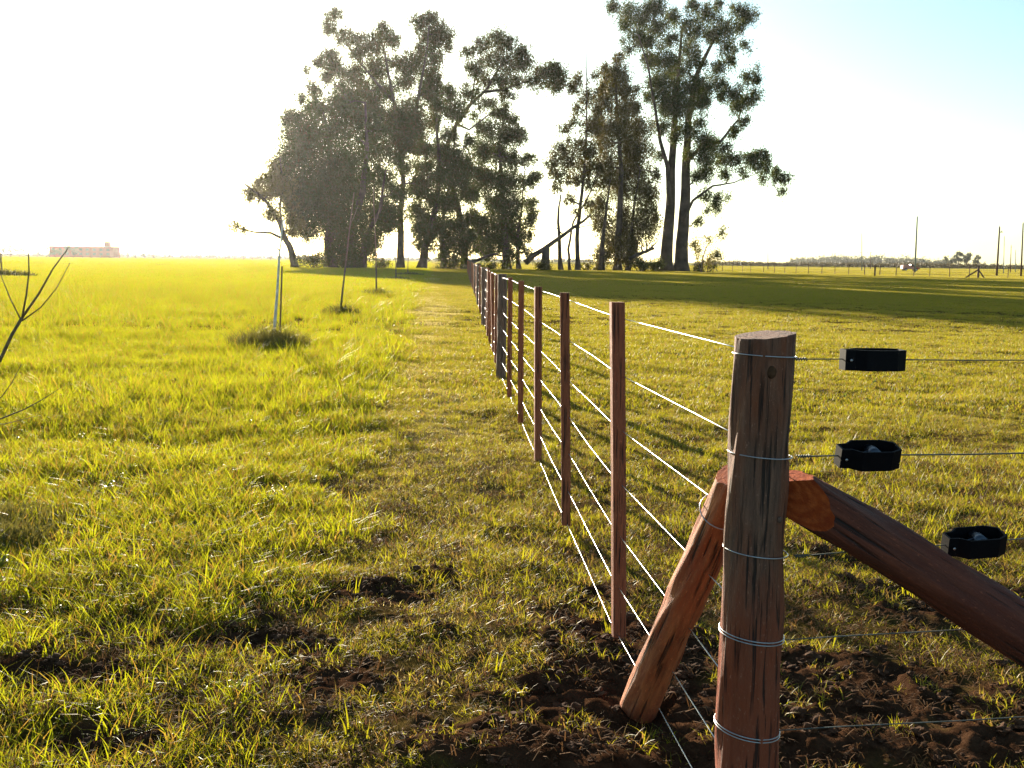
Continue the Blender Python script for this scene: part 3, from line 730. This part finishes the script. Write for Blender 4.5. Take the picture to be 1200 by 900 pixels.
px_tree('gum_tree', 'tall gum tree with a clean straight trunk and high feathery top, left half', 149,
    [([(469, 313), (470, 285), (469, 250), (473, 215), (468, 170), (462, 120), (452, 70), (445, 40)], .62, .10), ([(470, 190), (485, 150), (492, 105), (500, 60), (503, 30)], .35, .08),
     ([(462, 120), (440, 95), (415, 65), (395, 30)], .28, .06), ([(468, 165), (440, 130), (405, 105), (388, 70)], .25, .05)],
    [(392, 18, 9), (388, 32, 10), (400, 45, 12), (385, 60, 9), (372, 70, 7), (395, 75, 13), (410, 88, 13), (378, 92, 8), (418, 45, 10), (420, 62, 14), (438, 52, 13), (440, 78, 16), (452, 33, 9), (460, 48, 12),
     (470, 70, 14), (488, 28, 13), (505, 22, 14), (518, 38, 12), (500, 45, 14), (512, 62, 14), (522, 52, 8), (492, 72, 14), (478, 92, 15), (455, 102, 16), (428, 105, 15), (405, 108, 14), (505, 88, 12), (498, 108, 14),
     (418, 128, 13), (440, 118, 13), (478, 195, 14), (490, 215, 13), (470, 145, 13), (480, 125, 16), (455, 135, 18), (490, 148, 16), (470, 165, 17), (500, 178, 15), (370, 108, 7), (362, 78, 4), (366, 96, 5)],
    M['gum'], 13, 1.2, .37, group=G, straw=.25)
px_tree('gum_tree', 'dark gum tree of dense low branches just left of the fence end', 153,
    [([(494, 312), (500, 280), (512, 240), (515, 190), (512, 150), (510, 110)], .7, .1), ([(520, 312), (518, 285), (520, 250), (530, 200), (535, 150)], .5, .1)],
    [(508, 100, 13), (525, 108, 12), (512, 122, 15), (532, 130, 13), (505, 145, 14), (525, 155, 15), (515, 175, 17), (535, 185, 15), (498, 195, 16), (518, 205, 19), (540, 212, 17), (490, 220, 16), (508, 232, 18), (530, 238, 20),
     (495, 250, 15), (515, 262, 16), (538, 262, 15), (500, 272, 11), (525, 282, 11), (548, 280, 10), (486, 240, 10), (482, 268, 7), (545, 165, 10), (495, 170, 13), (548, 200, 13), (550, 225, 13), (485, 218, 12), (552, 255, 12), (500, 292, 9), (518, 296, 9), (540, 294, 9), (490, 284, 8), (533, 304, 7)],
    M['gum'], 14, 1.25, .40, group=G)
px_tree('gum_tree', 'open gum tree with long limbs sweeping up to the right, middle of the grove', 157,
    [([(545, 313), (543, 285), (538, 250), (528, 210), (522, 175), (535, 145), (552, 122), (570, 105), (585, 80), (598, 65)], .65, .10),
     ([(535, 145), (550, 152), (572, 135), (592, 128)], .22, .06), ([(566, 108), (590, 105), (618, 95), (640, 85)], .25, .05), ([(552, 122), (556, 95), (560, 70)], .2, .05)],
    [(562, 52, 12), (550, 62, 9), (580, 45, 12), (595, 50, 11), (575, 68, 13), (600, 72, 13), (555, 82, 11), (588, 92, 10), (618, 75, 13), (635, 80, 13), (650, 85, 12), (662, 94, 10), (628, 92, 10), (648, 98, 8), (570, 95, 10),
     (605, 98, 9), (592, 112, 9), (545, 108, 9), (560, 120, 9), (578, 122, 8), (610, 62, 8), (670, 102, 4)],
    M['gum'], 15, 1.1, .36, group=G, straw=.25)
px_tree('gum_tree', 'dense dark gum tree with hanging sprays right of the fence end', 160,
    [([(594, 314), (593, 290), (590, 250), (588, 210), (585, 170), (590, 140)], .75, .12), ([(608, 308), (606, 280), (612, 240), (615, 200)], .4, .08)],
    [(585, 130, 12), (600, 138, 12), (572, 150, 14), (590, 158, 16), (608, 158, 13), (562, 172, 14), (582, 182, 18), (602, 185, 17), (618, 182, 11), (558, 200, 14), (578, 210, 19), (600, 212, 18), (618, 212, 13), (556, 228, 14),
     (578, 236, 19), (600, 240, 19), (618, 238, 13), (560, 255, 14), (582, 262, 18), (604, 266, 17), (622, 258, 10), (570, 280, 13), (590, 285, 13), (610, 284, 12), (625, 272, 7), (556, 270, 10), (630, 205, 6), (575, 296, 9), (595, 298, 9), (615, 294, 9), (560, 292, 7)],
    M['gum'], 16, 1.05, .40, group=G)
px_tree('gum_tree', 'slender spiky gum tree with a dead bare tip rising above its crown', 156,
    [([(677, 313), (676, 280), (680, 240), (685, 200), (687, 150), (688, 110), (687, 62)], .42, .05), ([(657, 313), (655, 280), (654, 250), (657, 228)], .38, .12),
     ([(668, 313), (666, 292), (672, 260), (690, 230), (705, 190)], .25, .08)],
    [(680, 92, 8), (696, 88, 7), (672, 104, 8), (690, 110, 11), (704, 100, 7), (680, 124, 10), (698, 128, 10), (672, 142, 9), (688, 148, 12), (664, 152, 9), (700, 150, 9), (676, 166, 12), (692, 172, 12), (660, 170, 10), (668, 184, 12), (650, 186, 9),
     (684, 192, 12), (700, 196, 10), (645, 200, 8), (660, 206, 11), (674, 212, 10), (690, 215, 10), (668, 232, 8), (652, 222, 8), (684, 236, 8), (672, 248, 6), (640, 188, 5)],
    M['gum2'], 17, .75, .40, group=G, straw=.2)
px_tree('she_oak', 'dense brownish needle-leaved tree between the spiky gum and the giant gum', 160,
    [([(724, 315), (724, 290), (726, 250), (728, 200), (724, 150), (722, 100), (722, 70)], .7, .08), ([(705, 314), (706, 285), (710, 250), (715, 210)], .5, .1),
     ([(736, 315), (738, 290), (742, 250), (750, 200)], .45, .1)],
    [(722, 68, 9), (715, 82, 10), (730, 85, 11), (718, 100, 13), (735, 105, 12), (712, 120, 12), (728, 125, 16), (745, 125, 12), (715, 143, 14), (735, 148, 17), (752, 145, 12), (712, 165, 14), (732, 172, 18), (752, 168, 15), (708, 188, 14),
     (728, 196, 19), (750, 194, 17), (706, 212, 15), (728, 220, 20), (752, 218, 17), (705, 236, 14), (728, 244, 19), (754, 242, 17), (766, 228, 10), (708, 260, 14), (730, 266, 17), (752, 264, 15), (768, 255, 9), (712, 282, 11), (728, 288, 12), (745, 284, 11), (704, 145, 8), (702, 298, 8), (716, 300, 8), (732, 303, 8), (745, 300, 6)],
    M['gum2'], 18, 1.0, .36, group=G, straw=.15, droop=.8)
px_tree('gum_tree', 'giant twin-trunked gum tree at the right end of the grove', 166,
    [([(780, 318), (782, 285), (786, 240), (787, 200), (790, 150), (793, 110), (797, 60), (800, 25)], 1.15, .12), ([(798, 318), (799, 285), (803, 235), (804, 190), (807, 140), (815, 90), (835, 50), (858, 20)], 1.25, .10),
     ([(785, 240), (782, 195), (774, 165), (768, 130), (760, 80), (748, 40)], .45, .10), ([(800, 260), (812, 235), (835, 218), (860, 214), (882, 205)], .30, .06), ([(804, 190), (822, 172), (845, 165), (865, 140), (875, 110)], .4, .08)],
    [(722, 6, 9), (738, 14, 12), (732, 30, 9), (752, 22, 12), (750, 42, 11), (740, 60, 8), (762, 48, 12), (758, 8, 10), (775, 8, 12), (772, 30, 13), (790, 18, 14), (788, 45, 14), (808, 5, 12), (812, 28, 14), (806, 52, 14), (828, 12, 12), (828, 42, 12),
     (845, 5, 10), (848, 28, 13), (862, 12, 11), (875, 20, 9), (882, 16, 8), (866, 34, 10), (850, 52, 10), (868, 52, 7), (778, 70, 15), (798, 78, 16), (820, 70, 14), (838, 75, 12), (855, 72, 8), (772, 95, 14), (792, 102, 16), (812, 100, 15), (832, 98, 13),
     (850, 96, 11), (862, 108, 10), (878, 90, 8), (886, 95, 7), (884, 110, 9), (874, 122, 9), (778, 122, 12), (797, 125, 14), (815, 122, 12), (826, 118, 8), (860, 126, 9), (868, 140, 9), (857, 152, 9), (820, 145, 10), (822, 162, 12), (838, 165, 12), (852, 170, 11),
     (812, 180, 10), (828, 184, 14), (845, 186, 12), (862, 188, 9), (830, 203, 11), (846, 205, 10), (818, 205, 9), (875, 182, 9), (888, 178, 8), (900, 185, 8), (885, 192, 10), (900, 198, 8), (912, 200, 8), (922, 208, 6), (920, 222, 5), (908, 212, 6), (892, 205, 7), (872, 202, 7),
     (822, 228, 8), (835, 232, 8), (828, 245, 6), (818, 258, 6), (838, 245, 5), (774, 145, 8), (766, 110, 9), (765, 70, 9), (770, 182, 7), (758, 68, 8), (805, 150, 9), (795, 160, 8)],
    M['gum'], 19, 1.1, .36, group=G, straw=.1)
# young trees and shrubs at the foot of the grove
px_tree('young_gum_tree', 'small pale young gum beside the giant twin-trunked tree', 150,
    [([(822, 316), (824, 300), (830, 285), (840, 275)], .12, .04), ([(822, 314), (816, 298), (812, 285)], .08, .03)],
    [(842, 272, 6), (833, 280, 6), (823, 288, 6), (812, 286, 5), (836, 294, 6), (818, 298, 5), (842, 298, 5), (828, 300, 6), (846, 276, 3)], M['gumlight'], 21, .8, .34, straw=.2)
def shrub(label, px, py, w, h, Y, mat, seed, name='shrub'):
    g = at(px, py, Y); k_ = Y/F; root = empty(name, (g.x, Y, 0), label, 'shrub', 'shrubs under the grove'); rnd = random.Random(seed)
    cen = []; rad = []; tb = MB()
    for i in range(9):
        c = Vector((g.x+rnd.uniform(-.5, .5)*w*k_, Y+rnd.uniform(-1, 1), rnd.uniform(.25, .8)*h*k_)); cen.append(tuple(c)); rad.append(h*k_*.30)
        pts, rs = limb(Vector((g.x+(c.x-g.x)*.3, Y, -.1)), c, .06, .02, rnd, 4); tb.tube(pts, rs, 5)
    tb.build('stem', M['bark'], root, True)
    V, Fc, T = leafcloud(cen, rad, [int(230*r_*r_+60) for r_ in rad], .36, seed, .2)
    npmesh('crown', V, Fc, mat, root, attrs={'tint': T})
shrub('rounded dark shrub under the small sparse gum at the left end of the grove', 368, 309, 30, 20, 139, M['gum'], 31)
shrub('low shrub at the foot of the broad dense gum tree', 412, 309, 26, 13, 141, M['gum'], 32)
shrub('small shrub between the clean straight trunk and the broad dense gum', 447, 309, 16, 10, 146, M['gum'], 33)
shrub('low dark shrub beside the needle-leaved tree trunks', 752, 313, 20, 14, 152, M['gum'], 34)
shrub('dark shrub against the base of the giant twin-trunked gum', 768, 313, 18, 15, 158, M['gum'], 35)
shrub('low wide shrub right of the giant gum, below the pale young gum', 828, 313, 36, 10, 156, M['gum'], 36)
shrub('low shrub in the shade under the dark gum of dense low branches', 522, 311, 40, 9, 152, M['gum'], 38)
shrub('low dark shrub below the dense gum with hanging sprays', 580, 311, 36, 10, 156, M['gum'], 39)
shrub('low shrub under the slender spiky gum trunks', 690, 313, 34, 10, 160, M['gum2'], 40)
shrub('small shrub left of the slender spiky gum', 636, 311, 18, 8, 150, M['gum2'], 37)
# fallen and leaning timber
def log(label, a_, b_, Y, r0, r1, name='fallen_log', extra=()):
    A = at(a_[0], a_[1], Y); B = at(b_[0], b_[1], Y+3); rnd = random.Random(a_[0]); mb = MB(); pts, rs = limb(A, B, r0, r1, rnd, 7, 0, .02); mb.tube(pts, rs, 10)
    for (s, e) in extra:
        p = pts[s]; q = at(e[0], e[1], Y+1); pp, rr2 = limb(p, q, r1*.8, .03, rnd, 4); mb.tube(pp, rr2, 6)
    o = mb.build(name, M['bark'], smooth=True, origin=(A.x, Y, 0)); tag(o, label, 'log')
log('long broken limb leaning up into the slender spiky gum', (616, 308), (692, 252), 154, .45, .15, 'leaning_log', [(4, (648, 262)), (5, (700, 262))])
log('thick branch hanging down between the needle-leaved tree and the giant gum', (738, 303), (766, 291), 156, .30, .22, 'broken_branch', [(5, (756, 274)), (4, (750, 276)), (6, (772, 280))])
log('curved fallen limb lying by the fence end', (549, 308), (584, 296), 150, .30, .12, 'fallen_log', [(4, (560, 290))])
# broken stump
st = MB(); A = at(639, 312, 153); st.tube([Vector((A.x, 153, -.2)), Vector((A.x, 153, 1.6)), Vector((A.x+.1, 153, 3.2)), Vector((A.x+.25, 153, 3.7))], [.75, .62, .55, .2], 12)
tag(st.build('tree_stump', M['bark'], smooth=True, origin=(A.x, 153, 0)), 'broken grey stump left of the slender gum trunks', 'stump')

# ------------------------------------------------------------------ row of planted saplings
def branchy(mb, p, d, L, r, depth, rnd, n=4):
    pts = [p]; q = p.copy(); dd = d.normalized()
    for i in range(n):
        dd = (dd+Vector((rnd.uniform(-.12, .12), rnd.uniform(-.12, .12), rnd.uniform(-.02, .1)))).normalized(); q = q+dd*L/n; pts.append(q.copy())
    mb.tube(pts, [r*(1-.75*i/n) for i in range(n+1)], 6)
    if depth > 0:
        for k_ in range(3):
            i = rnd.randint(1, n-1); s = (dd+Vector((rnd.uniform(-1, 1), rnd.uniform(-1, 1), rnd.uniform(-.2, .5)))*.8).normalized()
            branchy(mb, pts[i], s, L*rnd.uniform(.4, .65), r*.5, depth-1, rnd, n)
def mulch(root, x, y, rx, h, n, seed, w=.006, name='grass_clump', mat=None):
    r = np.random.default_rng(seed); V = []; Fc = []
    for i in range(n):
        an = r.random()*6.283; q = r.random()**.6; bx = x+math.cos(an)*q*rx; by = y+math.sin(an)*q*rx*.8
        hh = h*(.4+.8*r.random())*(1-.5*q); lx, ly = r.normal(size=2)*hh*.5; fa = r.random()*6.283
        wx, wy = math.cos(fa)*w, math.sin(fa)*w; z0 = -.01; k_ = len(V)
        V += [(bx-wx, by-wy, z0), (bx+wx, by+wy, z0), (bx+lx*.4+wx*.8, by+ly*.4+wy*.8, hh*.6), (bx+lx*.4-wx*.8, by+ly*.4-wy*.8, hh*.6), (bx+lx, by+ly, hh*.95)]
        Fc += [(k_, k_+1, k_+2, k_+3), (k_+3, k_+2, k_+4)]
    return npmesh(name, V, Fc, mat or M['dryclump'], root, attrs=None)
def sapling(label, base_px, path_px, r0, wash, seed, tw, mr, mh, mn, mw):
    g = gp(*base_px); Y = g.y; root = empty('sapling', (g.x, Y, 0), label, 'sapling', 'saplings planted in a row left of the path')
    pts = [Vector((g.x, Y, -.05))]+[at(px, py, Y) for (px, py) in path_px]; n = len(pts)
    MB().tube(pts, [r0*(1-.7*i/(n-1)) for i in range(n)], 8).build('trunk', M['whitewash'] if wash else M['twig'], root, True)
    if tw:
        mb = MB()
        for (a_, b_) in tw: mb.tube([at(a_[0], a_[1], Y), at((a_[0]+b_[0])/2, (a_[1]+b_[1])/2+1, Y+.1), at(b_[0], b_[1], Y+.2)], [r0*.35, r0*.28, r0*.12], 5)
        mb.build('branch', M['twig'], root, True)
    c = mulch(root, g.x+mr*.1, Y-(.55 if tw and wash else .1), mr, mh, mn, seed, mw); root_c = empty
    return root
s1_ = sapling('nearest framed sapling of the row, whitewashed and tied to a stake', (320, 404), [(322, 380), (325, 340), (327, 305), (329, 284), (332, 255)], .030, True, 51,
    [((328, 292), (303, 289)), ((329, 286), (337, 262)), ((328, 296), (318, 276))], .68, .46, 1500, .0045)
g = gp(320, 404)
MB().tube([Vector((g.x+.10, g.y+.02, -.1)), at(330.5, 312, g.y)], .014, 8).build('stake', M['greypost'], s1_, True)
sapling('thin leaning sapling second along the row', (398, 369), [(401, 345), (405, 310), (410, 265), (415, 225)], .030, False, 52, [((410, 265), (420, 240))], .50, .36, 700, .009)
sapling('tall upright thin sapling third along the row', (441, 346), [(441, 320), (440, 280), (438, 240), (438, 218)], .038, False, 53, [((440, 262), (446, 240))], .60, .38, 500, .015)
sapling('thin sapling fourth along the row near the path end', (464, 329), [(464, 312), (463, 285)], .05, False, 54, None, 1.1, .35, 500, .03)
sapling('farthest sapling of the row in the shade edge', (478, 323), [(478, 310), (479, 292)], .05, False, 55, None, 1.3, .4, 500, .04)
# the sapling whose branches enter at the left edge
Yn = 5.25; root = empty('bare_sapling', (-3.15, Yn, 0), 'leafless forked sapling whose bare twigs enter at the left edge', 'sapling')
rnd = random.Random(5)
def P5(px, py, dy=0): return at(px, py, Yn+dy)
MB().tube([Vector((-3.15, Yn, -.05)), Vector((-3.12, Yn, .35)), P5(-75, 500), P5(-60, 440)], [.028, .024, .019, .014], 8).build('trunk', M['twig'], root, True)
brs = [([(-60, 470), (-25, 452), (0, 422), (14, 392), (26, 372)], .013, .010), ([(26, 372), (45, 345), (62, 315), (82, 288)], .009, .003), ([(26, 372), (31, 345), (34, 318), (33, 290)], .007, .003),
       ([(26, 376), (48, 360), (66, 338), (82, 308)], .005, .002), ([(24, 374), (12, 350), (3, 328), (-4, 305)], .005, .002), ([(-70, 490), (-30, 492), (0, 491), (28, 480), (50, 468), (70, 455)], .008, .002),
       ([(-60, 500), (-20, 480), (2, 465), (14, 448), (25, 427)], .006, .002), ([(-20, 496), (5, 497), (25, 492), (45, 487)], .004, .0015), ([(-75, 490), (-90, 420), (-110, 350)], .012, .004), ([(-60, 440), (-50, 380), (-70, 300)], .009, .003)]
for i, (p_, a_, b_) in enumerate(brs):
    pts = [P5(px, py, .12*math.sin(i*2.1)*(j/len(p_))) for j, (px, py) in enumerate(p_)]; n = len(pts)
    MB().tube(pts, [.78*(a_+(b_-a_)*j/(n-1)) for j in range(n)], 7).build('branch', M['twig'], root, True)
mulch(root, -2.75, 5.35, .40, .16, 700, 61, .004)
# far sapling at left edge with its dark clump
g = gp(3, 324); root = empty('sapling', (g.x, g.y, 0), 'distant sapling with dark clump at the left edge of the field', 'sapling')
mb = MB(); rnd = random.Random(3); branchy(mb, Vector((g.x, g.y, -.1)), Vector((0, 0, 1)), 2.6, .06, 2, rnd); mb.build('trunk', M['twig'], root, True)
mulch(root, g.x+.5, g.y, 1.6, .55, 500, 62, .05)
# taller rank tufts of the rough grass, darker dry clumps in the near left
for (px, py, rx_, hh, lab) in ((10, 640, .22, .16, 'dry brown grass clump at the left edge of the near grass'), ):
    g = gp(px, py); rt = mulch(None, g.x, g.y, rx_, hh, 500, int(px), .004, 'dry_grass_clump')
    tag(rt, lab, 'grass clump')

# ------------------------------------------------------------------ far right: fence, poles, vehicle, brace
far_fence = empty('field_fence', (50, 118, 0), 'distant fence of thin posts across the field at right', 'fence')
P0 = Vector((30, 192, 0)); P1 = gp(1146, 326); P1 = Vector((P1.x, P1.y, 0)); P2 = P1+Vector((60, 6, 0)); P00 = Vector((-6, 300, 0))
def fposts(A, B, n, hh=1.25, r_=.05):
    for i in range(n):
        p = A.lerp(B, (i+.5)/n)+Vector((random.uniform(-.2, .2), 0, 0)); h2 = hh*random.uniform(.9, 1.12)
        MB().tube([p+Vector((0, 0, -.2)), p+Vector((random.uniform(-.04, .04), 0, h2))], [r_*random.uniform(.8, 1.3)]*2, 7).build('post', M['pole'], far_fence)
fposts(P00, P0, 18, 1.2, .06); fposts(P0, P1, 24); fposts(P1, P2, 8)
for z in (.3, .6, .9, 1.15):
    MB().tube([P00+Vector((0, 0, z)), P0+Vector((0, 0, z)), P1+Vector((0, 0, z)), P2+Vector((0, 0, z))], .009, 5).build('wire', M['pole'], far_fence)
mb = MB(); mb.tube([P1+Vector((0, 0, -.2)), P1+Vector((.02, 0, 1.35))], .11, 10); mb.build('corner_post', M['pole'], far_fence)
for dx in (-1.5, .75): MB().tube([P1+Vector((dx, 0, 0)), P1+Vector((0, 0, 1.0))], .08, 8).build('strut', M['pole'], far_fence)
mb = MB(); q = gp(1025, 324); mb.tube([Vector((q.x, q.y, -.2)), Vector((q.x, q.y, 1.35))], .10, 8); mb.build('thick_post', M['pole'], far_fence)
def pole(px, yb, yt, r0, mat, label, arm=None, tilt=0, yoff=0):
    g = gp(px, yb); Y = g.y; top = at(px+tilt, yt, Y); root = empty('utility_pole', (g.x, Y, 0), label, 'pole', 'poles standing in the far field')
    MB().tube([Vector((g.x, Y, -.3)), top], [r0, r0*.62], 10).build('pole_shaft', mat, root, True)
    if arm:
        z = top.z-arm[0]; mb = MB(); mb.box((top.x+arm[1]/2-.05, Y, z), (arm[1], .12, .12)); mb.build('crossarm', M['pole'], root)
        mb = MB(); mb.tube([Vector((top.x+arm[1]-.2, Y, z+.06)), Vector((top.x+arm[1]-.2, Y, z+.28))], [.05, .03], 8); mb.build('insulator', M['glass'], root, True)
    MB().tube([top, top+Vector((0, 0, .22))], [.05, .03], 8).build('insulator', M['glass'], root, True)
pole(900, 316, 285, .10, M['pole'], 'thin short pole nearest the grove, right of the giant gum')
pole(1010, 317, 274, .12, M['concrete'], 'slim grey pole midway across the far field left of the red vehicle')
pole(1020, 315.5, 296, .12, M['pole'], 'short stubby pole just right of the slim grey pole')
pole(1072, 319, 254, .20, M['concrete'], 'tallest grey pole, right beside the red and white vehicle', tilt=3)
pole(1168, 323, 266, .16, M['pole'], 'reddish pole with a short crossarm near the right edge', arm=(.75, .55), tilt=3.5)
pole(1176, 320.5, 278, .09, M['concrete'], 'thin pale pole directly behind the crossarm pole', tilt=1)
pole(1184, 319.5, 288, .11, M['pole'], 'short reddish pole between the crossarm pole and the right edge', tilt=1)
pole(1190, 319, 294, .10, M['concrete'], 'small pale pole, second in from the right edge')
pole(1196.5, 324, 262, .13, M['pole'], 'tall reddish pole right at the right edge', tilt=2.5)
pole(864, 312.5, 297, .10, M['pole'], 'tiny far pole above the field fence by the grove')
# small pickup
g = gp(1066, 317.5); cx_, cy_ = g.x, g.y; kx = 3.7/18
root = empty('pickup_truck', (cx_, cy_, 0), 'small faded red and white pickup parked in the far field', 'pickup')
def prof(pts, w, name, mat, parent, yc=0):
    V = [(cx_+x, cy_+yc-w/2, z) for x, z in pts]+[(cx_+x, cy_+yc+w/2, z) for x, z in pts]; n = len(pts)
    Fc = [tuple(range(n)), tuple(range(2*n-1, n-1, -1))]+[(i, n+i, n+(i+1) % n, (i+1) % n)[::-1] for i in range(n)]
    return npmesh(name, V, Fc, mat, parent)
PK = simple('faded_pink_paint', (.62, .25, .20), .5, 0, .1, 3)
body = prof([(-1.95, .45), (-1.95, 1.15), (-1.8, 1.35), (-.2, 1.40), (-.1, 1.0), (1.15, .95), (1.95, .85), (2.0, .42)], 1.6, 'body', PK, root)
prof([(-.15, 1.0), (.05, 1.55), (.85, 1.55), (1.25, .98)], 1.45, 'cabin', M['redpaint'], root)
prof([(.0, 1.06), (.12, 1.46), (.80, 1.46), (1.05, 1.06)], 1.52, 'window', M['glass'], root)
prof([(1.2, .45), (1.2, .93), (2.03, .80), (2.05, .42)], 1.64, 'bonnet', M['redpaint'], root)
for wx in (-1.2, 1.25):
    for wy in (-.78, .78):
        w = MB(); w.tube([Vector((cx_+wx, cy_+wy-.1, .33)), Vector((cx_+wx, cy_+wy+.1, .33))], .33, 18); wh = w.build('wheel', M['rubber'], root)
        w = MB(); w.tube([Vector((cx_+wx, cy_+wy-.11, .33)), Vector((cx_+wx, cy_+wy+.11, .33))], .17, 12); w.build('rim', M['wire'], wh)

# ------------------------------------------------------------------ distant building, trees, scrub
Yb = 600; A = at(58, 299, Yb); B = at(133, 299, Yb); k_ = Yb/F
root = empty('brick_building', ((A.x+B.x)/2, Yb, 0), 'long low red brick building with a small roof tower on the left horizon', 'building')
Wd = B.x-A.x; hh = 6.0
mb = MB().box(((A.x+B.x)/2, Yb+5, hh/2), (Wd, 10, hh)); wall = mb.build('wall', M['brick'], root)
mb = MB().box(((A.x+B.x)/2, Yb+5, hh+.15), (Wd+.6, 10.6, .3)); mb.build('roof', M['roofm'], root)
tx = at(123, 290, Yb).x; mb = MB().box((tx, Yb+4, hh+1.6), (3.0, 3.0, 2.7)); mb.box((tx, Yb+4, hh+3.0), (3.3, 3.3, .25)); mb.build('tower', M['brick'], root)
ax_ = at(129.5, 299, Yb).x
for i in range(9):
    wx = A.x+Wd*(i+.6)/9.4
    for z in (1.9, 4.4):
        f = MB().box((wx, Yb-.03, z), (1.7, .14, 1.3)).build('window', M['dullpane'], root)
        MB().box((wx, Yb-.10, z-.72), (1.9, .25, .12)).build('sill', M['brick'], f)
def simpletree(name, label, x, Y, H, W, mat, seed, cat='tree', group=None, slim=False):
    root = empty(name, (x, Y, 0), label, cat, group); rnd = random.Random(seed); tb = MB(); tb.tube([Vector((x, Y, -.2)), Vector((x+.1, Y, H*.4)), Vector((x, Y, H*.8))], [H*.03, H*.022, H*.008], 7)
    cen = []; rad = []
    for i in range(10 if not slim else 6):
        s = rnd.uniform(.35, .92) if not slim else .15+.8*i/6
        w_ = (1-abs(s-.62)*1.3) if not slim else (1-s)
        c = Vector((x+rnd.uniform(-.5, .5)*W*w_*(0 if slim else 1), Y+rnd.uniform(-.4, .4)*W*(0 if slim else 1), H*s)); cen.append(tuple(c)); rad.append(W*(.22 if not slim else .5*(1.05-s)))
        if not slim: tb.tube([Vector((x, Y, H*s*.6)), c], [H*.012, H*.005], 5)
    tb.build('trunk', M['bark'], root, True)
    V, Fc, T = leafcloud(cen, rad, [int(90+60*r_*r_) for r_ in rad], max(.4, H*.075), seed, .2)
    npmesh('crown', V, Fc, mat, root, attrs={'tint': T})
lab = ['pale tree in front of the left end of the brick building', 'bushy tree in front of the brick building, second from its left end', 'low wide tree against the middle of the brick building', 'faint tree at the far left edge of the horizon',
       'rounded far tree second from the left edge of the horizon', 'pair-crowned far tree left of the gap before the brick building', 'low far tree just left of the brick building']
for i, (px, H, W, Y) in enumerate([(58, 5.6, 6, 585), (72, 6.2, 8, 580), (88, 6.2, 7, 585), (4, 8, 9, 900), (13, 9, 7, 900), (25, 7, 8, 880), (43, 5.5, 6, 860)]):
    simpletree('distant_tree', lab[i], at(px, 299, Y).x, Y, H, W, M['distleaf'], 70+i, group='trees on the left horizon')
lab = ['small conical tree just right of the brick building', 'small conical tree second to the right of the building', 'slimmest small conical tree in the row on the left horizon', 'small conical tree fourth to the right of the building', 'broadest conical tree at the right end of the row on the left horizon']
for i, (px, H, W) in enumerate([(140, 5.2, 1.6), (150, 4.5, 2.2), (159, 4.2, 1.3), (169, 4.8, 1.8), (180, 5.0, 2.8)]):
    simpletree('conifer', lab[i], at(px, 299, 620).x, 620, H, W, M['distleaf'], 80+i, 'conifer', 'small conical trees right of the building', True)
lab = ['leftmost crown of the feathery tree clump on the right horizon', 'tallest tree of the feathery clump on the right horizon', 'third tree of the feathery clump on the right horizon', 'rightmost tree of the feathery clump on the right horizon']
for i, (px, H, W) in enumerate([(1114, 9, 9), (1123, 12, 8), (1132, 11, 9), (1145, 10, 7)]):
    simpletree('distant_tree', lab[i], at(px, 310, 800).x, 800, H, W, M['distleaf'], 90+i, group='feathery clump on the right horizon')
def belt(name, label, Y, px0, px1, hmin, hmax, n, leaf, mat, seed, dyr=20):
    r = np.random.default_rng(seed); xa = at(px0, 305, Y).x; xb = at(px1, 305, Y).x
    px = r.random(n)*(xb-xa)+xa; hh = hmin+(hmax-hmin)*noise2(px, px*0, (xb-xa)/14, seed)*(.6+.4*r.random(n))
    cen = np.stack([px, Y+(r.random(n)-.5)*dyr*2, hh*.5], 1); V, Fc, T = leafcloud(cen.tolist(), (hh*.55).tolist(), [70]*n, leaf, seed, .1, tuftr=.5)
    o = npmesh(name, V, Fc, mat, origin=(float(px.mean()), Y, 0)); tag(o, label, 'wood' if 'wood' in name else 'scrub', kind='stuff')
belt('far_wood', 'bluish far wood along the right horizon behind the field', 1500, 930, 1100, 6, 17, 260, 3.0, M['distleaf'], 101, 60)
belt('scrub_belt', 'low brown scrub band along the right horizon', 520, 815, 1320, 1.6, 3.0, 700, .8, M['scrub'], 102, 20)
belt('far_scrub', 'thin pale scrub line along the left horizon', 1000, -120, 700, 1.2, 4.0, 700, 1.4, M['distleaf'], 103, 40)
# tall dry grass fringe along the far field fence
# left far fence
lf = empty('field_fence', (-120, 330, 0), 'faint distant fence along the back of the left field', 'fence')
for i in range(36):
    p = at(-40+i*10.5, 300, 380); MB().tube([Vector((p.x, 380, -.2)), Vector((p.x, 380, 1.4 if i % 9 else 2.6))], .09, 6).build('post', M['pole'], lf)
pA = at(-60, 300, 380).x; pB = at(345, 300, 380).x
for z in (.45, .85, 1.2): MB().tube([Vector((pA, 380, z)), Vector((pB, 380, z))], .02, 5).build('wire', M['pole'], lf)

# ------------------------------------------------------------------ haze
mt, t, out = newmat('haze_air'); v = node(t, 'ShaderNodeVolumePrincipled')
v.inputs['Color'].default_value = (.97, .96, .98, 1); v.inputs['Density'].default_value = .00006; v.inputs['Anisotropy'].default_value = .72
t.links.new(v.outputs[0], out.inputs['Volume'])
hz_ = MB().box((0, 1300, 23.5), (6900, 4700, 51)).build('haze', mt); tag(hz_, kind='stuff'); hz_['label'] = 'pale evening haze in the air over the field'; hz_['category'] = 'haze'
